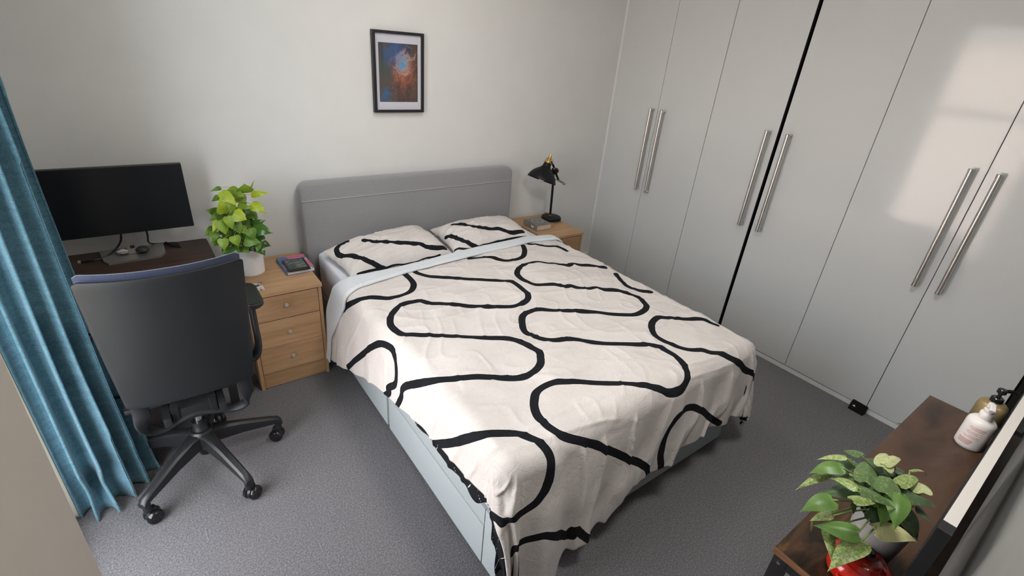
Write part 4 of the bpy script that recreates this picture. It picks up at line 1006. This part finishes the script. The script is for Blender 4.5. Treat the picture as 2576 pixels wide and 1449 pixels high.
# ---------------------------------------------------------------- plants
def leaf_bm(base, tip, w, seed, up=(0, 0, 1), curl=.18, fold=.22):
    r = random.Random(seed); b_ = Vector(base); t_ = Vector(tip); d = t_ - b_; L = d.length; d.normalize()
    upv = Vector(up); side = d.cross(upv)
    if side.length < .05: side = d.cross(Vector((.3, -1, .2)))
    side.normalize(); n = side.cross(d).normalized()
    prof = [(0.0, .05), (-.06, .50), (.03, .88), (.15, 1.0), (.30, .97), (.48, .80), (.66, .54), (.80, .28), (.91, .09), (1.0, .0)]
    bm = bmesh.new(); rows = []
    bend = curl * L * r.uniform(.6, 1.3); fo = fold * r.uniform(.5, 1.3); tw = r.uniform(-.15, .15)
    for u, h in prof:
        c = b_ + d * (L * max(u, 0)) + n * (bend * (math.sin(PI * min(max(u, 0), 1)) * .7 - .0)) - n * (bend * .5 * max(u - .6, 0))
        row = []
        for s_ in (-1, -.55, 0, .55, 1):
            q = c + side * (s_ * h * w / 2) + n * (abs(s_) * h * w / 2 * fo + s_ * h * w * .5 * tw) + (d * (L * u if u < 0 else 0)) * (abs(s_))
            row.append(bm.verts.new(q))
        rows.append(row)
    for a, c in zip(rows, rows[1:]):
        for i in range(4): bm.faces.new((a[i], a[i + 1], c[i + 1], c[i]))
    bmesh.ops.remove_doubles(bm, verts=bm.verts, dist=1e-5)
    bmesh.ops.subdivide_edges(bm, edges=bm.edges[:], cuts=1, use_grid_fill=True, smooth=.6)
    return bm
pl = thing('potted_plant', 'lime green climbing plant in a ribbed white pot on the oak bedside chest', 'plant', (.345, 2.560, ZT))
PC = (.340, 2.565)
ribs = [(0, 0)] + [(.056, 0), (.058, .004)]
for k in range(40):
    z = .008 + k * .0031; ribs += [(.0585 + .0018 * z / .13, z), (.0576 + .0018 * z / .13, z + .0015)]
ribs += [(.0605, .134), (.0600, .138), (.056, .138), (.054, .120), (0, .120)]
obj('pot', lathe(B(), ribs, (*PC, ZT), 56), M_whitepot, pl, 30)
obj('soil', lathe(B(), [(0, .126), (.03, .128), (.053, .122)], (*PC, ZT), 30), M_soil, pl, 60)
obj('moss_pole', tube(B(), [(.338, 2.575, ZT + .12), (.318, 2.572, .80), (.288, 2.566, .972)], [.016, .016, .0155], 20), M_moss, pl, 60)
for i in range(9):
    a = i * 2.4; r0 = .03; rr = random.Random(i)
    hgt = rr.uniform(.72, .95)
    o = obj('stem', tube(B(), spline([(PC[0] + r0 * math.cos(a), PC[1] + r0 * math.sin(a) * .8, ZT + .12), (.325 + .035 * math.cos(a + 1), 2.53 + .03 * math.sin(a + 1), (ZT + hgt) / 2 + .05), (.318 + .045 * math.cos(a + 2), 2.51 + .035 * math.sin(a + 2), hgt)], 5), .0026, 6), M_stemy, pl, 180)
rl_ = random.Random(77)
fill = []
for i in range(34):                                     # the inner leaves behind the outer ones
    z = rl_.uniform(.70, .93); a = rl_.uniform(0, 2 * PI); rad = rl_.uniform(.02, .075) * (1.1 - .45 * (z - .70) / .23)
    c = Vector((.322 - .02 * (z - .7) / .25 + rad * 1.15 * math.cos(a), 2.525 + rad * .8 * math.sin(a), z))
    d = Vector((math.cos(a) * .8, math.sin(a) * .4 - .35, -rl_.uniform(.3, 1.0))).normalized()
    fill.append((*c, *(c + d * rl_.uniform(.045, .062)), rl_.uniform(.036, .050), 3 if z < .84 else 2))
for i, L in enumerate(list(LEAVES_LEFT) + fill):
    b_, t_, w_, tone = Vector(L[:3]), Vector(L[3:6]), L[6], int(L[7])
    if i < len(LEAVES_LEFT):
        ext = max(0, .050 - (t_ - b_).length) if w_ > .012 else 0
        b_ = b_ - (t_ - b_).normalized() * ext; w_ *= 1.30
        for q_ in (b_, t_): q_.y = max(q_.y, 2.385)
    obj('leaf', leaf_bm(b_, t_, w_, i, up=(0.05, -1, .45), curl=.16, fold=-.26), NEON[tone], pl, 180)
    if i < 34:
        an = Vector((.318 + .02 * math.cos(i), 2.55, max(.69, b_[2] - .035)))
        obj('petiole', tube(B(), spline([an, (an + b_) / 2 + Vector((0, -.004, .012)), b_], 4), .0013, 5), M_stemy, pl, 180)

# ---------------------------------------------------------------- console table and what stands on it
CT = .750
co = thing('console_table', 'rustic dark brown console table on black metal legs along the near wall', 'table', (1.47, .075, 0))
obj('tabletop', bx(.958, 1.992, -.048, .190, CT - .017, CT, .0012), M_rustic, co)
obj('edge_band', bx(.9562, .9578, -.048, .190, CT - .0165, CT - .0005), M_chip, co)
for x in (.962, 1.958):
    for y in (-.044, .156):
        lg = obj('leg', bx(x, x + .030, y, y + .030, 0, CT - .0172, .002), M_black, co)
        if y > 0 and x < 1: obj('screw', lathe(B(), [(0, .003), (.004, .003), (.005, 0)], (x - .0002, y + .015, CT - .035), 14, (-1, 0, 0)), M_chrome, lg)
    obj('rail', bx(x + .002, x + .028, -.014, .156, CT - .047, CT - .0172, .002), M_black, co)
    obj('rail', bx(x + .002, x + .028, -.014, .156, .10, .13, .002), M_black, co)
obj('shelf', bx(.992, 1.958, -.04, .18, .115, .13, .001), M_rustic, co)
# mirror standing upright at the back of the console
mi = thing('mirror', 'black framed mirror with a pale top edge standing along the back of the console table', 'mirror', (1.475, -.013, CT))
RMi = Matrix.Translation((1.0, -.003, CT + .001)) @ Matrix.Rotation(math.radians(.55), 4, 'Z')
HM, LM = .2475, .955
obj('end_bar', bx(0, .030, -.0215, 0, 0, HM, .0012, mat=RMi), M_blackframe, mi)
obj('end_bar', bx(LM - .030, LM, -.0215, 0, 0, HM, .0012, mat=RMi), M_blackframe, mi)
obj('bottom_bar', bx(.030, LM - .030, -.0215, 0, 0, .028, .0012, mat=RMi), M_blackframe, mi)
obj('top_bar', bx(.030, LM - .030, -.0215, 0, HM - .028, HM - .003, .0012, mat=RMi), M_blackframe, mi)
obj('top_edge', bx(.0305, LM - .0305, -.0210, -.0012, HM - .003, HM - .0002, .0006, mat=RMi), M_cream2, mi)['label'] = 'pale cream top edge'
obj('mirror_glass', bx(.030, LM - .030, -.012, -.006, .028, HM - .028, mat=RMi), M_mirror, mi)
# lotion bottle
lo = thing('lotion_bottle', 'white pump lotion bottle with red print at the far end of the console table', 'bottle', (1.796, .042, CT))
LC = (1.796, .042, CT + .0005)
obj('body', lathe(B(), [(0, 0), (.030, 0), (.0335, .004), (.034, .010), (.034, .083), (.0325, .090), (.027, .097), (.016, .101), (0, .101)], LC, 44), M_lotion, lo, 40)
obj('cap', lathe(B(), [(.015, .1), (.0165, .102), (.0165, .119), (.015, .121), (.010, .122), (.010, .126), (.0125, .127), (.0125, .131), (.006, .133), (.0055, .140), (0, .140)], LC, 30), M_lotion, lo, 40)
pm = B(); cyl(pm, (LC[0], LC[1], CT + .138), (LC[0], LC[1], CT + .150), .0105, .0095, n=20, bev=.002); sweep(pm, [(LC[0] + .006, LC[1] + .004, CT + .148), (LC[0] - .02, LC[1] - .004, CT + .149), (LC[0] - .032, LC[1] - .007, CT + .143)], .013, .008, (.2, -1, 0))
obj('pump', pm, M_lotion, lo, 40)
pr_ = B()
rr = random.Random(4)
for k, (zz, a0, a1, th) in enumerate([(.076, -.1, 1.0, .0018), (.072, -.15, .98, .0018), (.068, .0, .95, .0018), (.061, -.1, .96, .0014), (.0575, -.25, .6, .0014), (.054, -.1, .92, .0014), (.047, .1, .92, .0012), (.044, -.3, .85, .0012), (.0405, -.2, .9, .0012)] + [(.032 - .0024 * j, -.45, .6 - .03 * j, .0013) for j in range(7)]):
    a = a0
    while a < a1:
        e = min(a + rr.uniform(.05, .16), a1)
        th0 = math.radians(160)
        v = [pr_.verts.new((LC[0] + .0343 * math.cos(th0 + q_), LC[1] + .0343 * math.sin(th0 + q_), CT + zz + dz)) for q_, dz in ((a, 0), (e, 0), (e, th), (a, th))]
        pr_.faces.new(v); a = e + .025
obj('printed_lines', pr_, M_redink, lo)['label'] = 'small lines of red print'
gd = thing('gold_bottle', 'gold pump bottle with a black spout behind the white lotion bottle', 'bottle', (1.925, .045, CT))
GC = (1.925, .045, CT + .0005)
obj('body', lathe(B(), [(0, 0), (.033, 0), (.037, .004), (.037, .080), (.034, .094), (.026, .102), (.014, .105), (0, .105)], GC, 44), M_gold, gd, 50)
gp = B(); cyl(gp, (*GC[:2], CT + .103), (*GC[:2], CT + .120), .0155, n=26, bev=.002); cyl(gp, (*GC[:2], CT + .120), (*GC[:2], CT + .137), .005, n=14); cyl(gp, (*GC[:2], CT + .135), (*GC[:2], CT + .150), .0115, n=24, bev=.002)
sweep(gp, [(GC[0], GC[1], CT + .145), (GC[0] + .02, GC[1] - .02, CT + .146), (GC[0] + .028, GC[1] - .027, CT + .141)], .012, .008, (.7, .7, 0))
obj('pump', gp, M_gloss, gd, 40)
# trailing variegated plant
p2 = thing('potted_pothos', 'variegated trailing plant in a pale grey pot on the console table', 'plant', (1.135, .068, CT))
QC = (1.132, .070)
obj('pot', lathe(B(), [(0, 0), (.041, 0), (.043, .003), (.046, .03), (.0495, .06), (.0525, .09), (.0545, .113), (.0550, .116), (.0525, .116), (.050, .09), (0, .085)], (*QC, CT + .0005), 48), M_greypot, p2, 40)
obj('nursery_pot', lathe(B(), [(.040, .088), (.0485, .124), (.0505, .124), (.0515, .128), (.0475, .128), (.046, .110), (.040, .088)], (*QC, CT), 40), M_innerpot, p2, 40)
obj('soil', lathe(B(), [(0, .112), (.03, .114), (.046, .110)], (*QC, CT), 26), M_soil, p2, 60)
rl_ = random.Random(31)
fill = []
for i in range(16):
    a = rl_.uniform(0, 2 * PI); c = Vector((QC[0] - .02 + .03 * math.cos(a), QC[1] + .012 + .03 * math.sin(a), CT + rl_.uniform(.15, .215)))
    d = Vector((math.cos(a), math.sin(a) * .8, -rl_.uniform(.05, .5))).normalized()
    e = c + d * rl_.uniform(.05, .07); e.y = max(e.y, .012)
    fill.append((*c, *e, rl_.uniform(.036, .046), rl_.choice((0, 1, 1, 3, 3, 2))))
for i, L in enumerate(list(LEAVES_RIGHT) + fill):
    b_, t_, w_, tone = L[:3], L[3:6], L[6], int(L[7])
    dn = (Vector(t_) - Vector(b_)) * 1.12; dn.z -= .014; w_ *= 1.24
    dn.y = max(dn.y, .006 - b_[1])
    o = obj('leaf', leaf_bm(b_, tuple(Vector(b_) + dn), w_, 50 + i, up=(-.15 + .1 * math.sin(i), .1 * math.cos(i), 1), curl=.16, fold=-.32), VARI[tone], p2, 180)
    bv_ = Vector(b_); an = Vector((QC[0] + .020 * math.cos(i * 2.4), QC[1] + .020 * math.sin(i * 2.4), CT + .112))
    obj('petiole', tube(B(), spline([an, an.lerp(bv_, .45) + Vector((0, 0, .022)), bv_], 5), [.0022] * 5 + [.0018] * 6, 6), M_stem, p2, 180)
# red casserole
rp = thing('casserole', 'small round red enamel casserole beside the trailing plant on the console table', 'casserole', (1.042, .060, CT))
RC = (1.042, .060, CT + .0005)
obj('pot', lathe(B(), [(0, 0), (.046, 0), (.054, .006), (.0565, .022), (.0565, .030), (0, .030)], RC, 44), M_red, rp, 40)
obj('lid', lathe(B(), [(0, .0305), (.0585, .0305), (.0590, .034), (.0575, .038), (.050, .045), (.046, .0495), (.0445, .0496), (.043, .0485), (.036, .0540), (.0335, .0565), (.032, .0560), (.022, .0610), (.0, .0620)], RC, 48), M_red, rp, 40)
obj('knob', lathe(B(), [(.006, .061), (.006, .066), (.012, .070), (.0145, .074), (.0135, .078), (.010, .0785), (.008, .0765), (0, .076)], RC, 32), M_gloss, rp, 40)
for sgn in (-1, 1): obj('handle', tube(B(), spline([(RC[0] + sgn * .050, RC[1] - .018, CT + .022), (RC[0] + sgn * .070, RC[1] - .010, CT + .022), (RC[0] + sgn * .070, RC[1] + .010, CT + .022), (RC[0] + sgn * .050, RC[1] + .018, CT + .022)], 5), .0045, 10), M_red, rp, 60)
# plant standing on the floor behind the console: only a leaf tip shows past the table edge
fp = thing('floor_plant', 'floor plant behind the console table, only a green leaf tip showing', 'plant', (2.62, .20, 0))
obj('pot', lathe(B(), [(0, 0), (.06, 0), (.075, .13), (.078, .135), (.07, .135), (.068, .12), (0, .12)], (2.62, .20, .001), 30), M_greypot, fp, 40)
for i, (tx, ty, tz) in enumerate([(2.69, .319, .205), (2.56, .22, .34), (2.68, .10, .34), (2.55, .12, .30)]):
    obj('leaf', leaf_bm((2.63 + .4 * (tx - 2.63), .2 + .4 * (ty - .2), .23), (tx, ty, tz), .05, 90 + i), NEON[2], fp, 180)
    obj('stem', tube(B(), spline([(2.62, .20, .12), (2.625, .205, .2), (2.63 + .4 * (tx - 2.63), .2 + .4 * (ty - .2), .23)], 4), .002, 6), M_stemy, fp, 180)
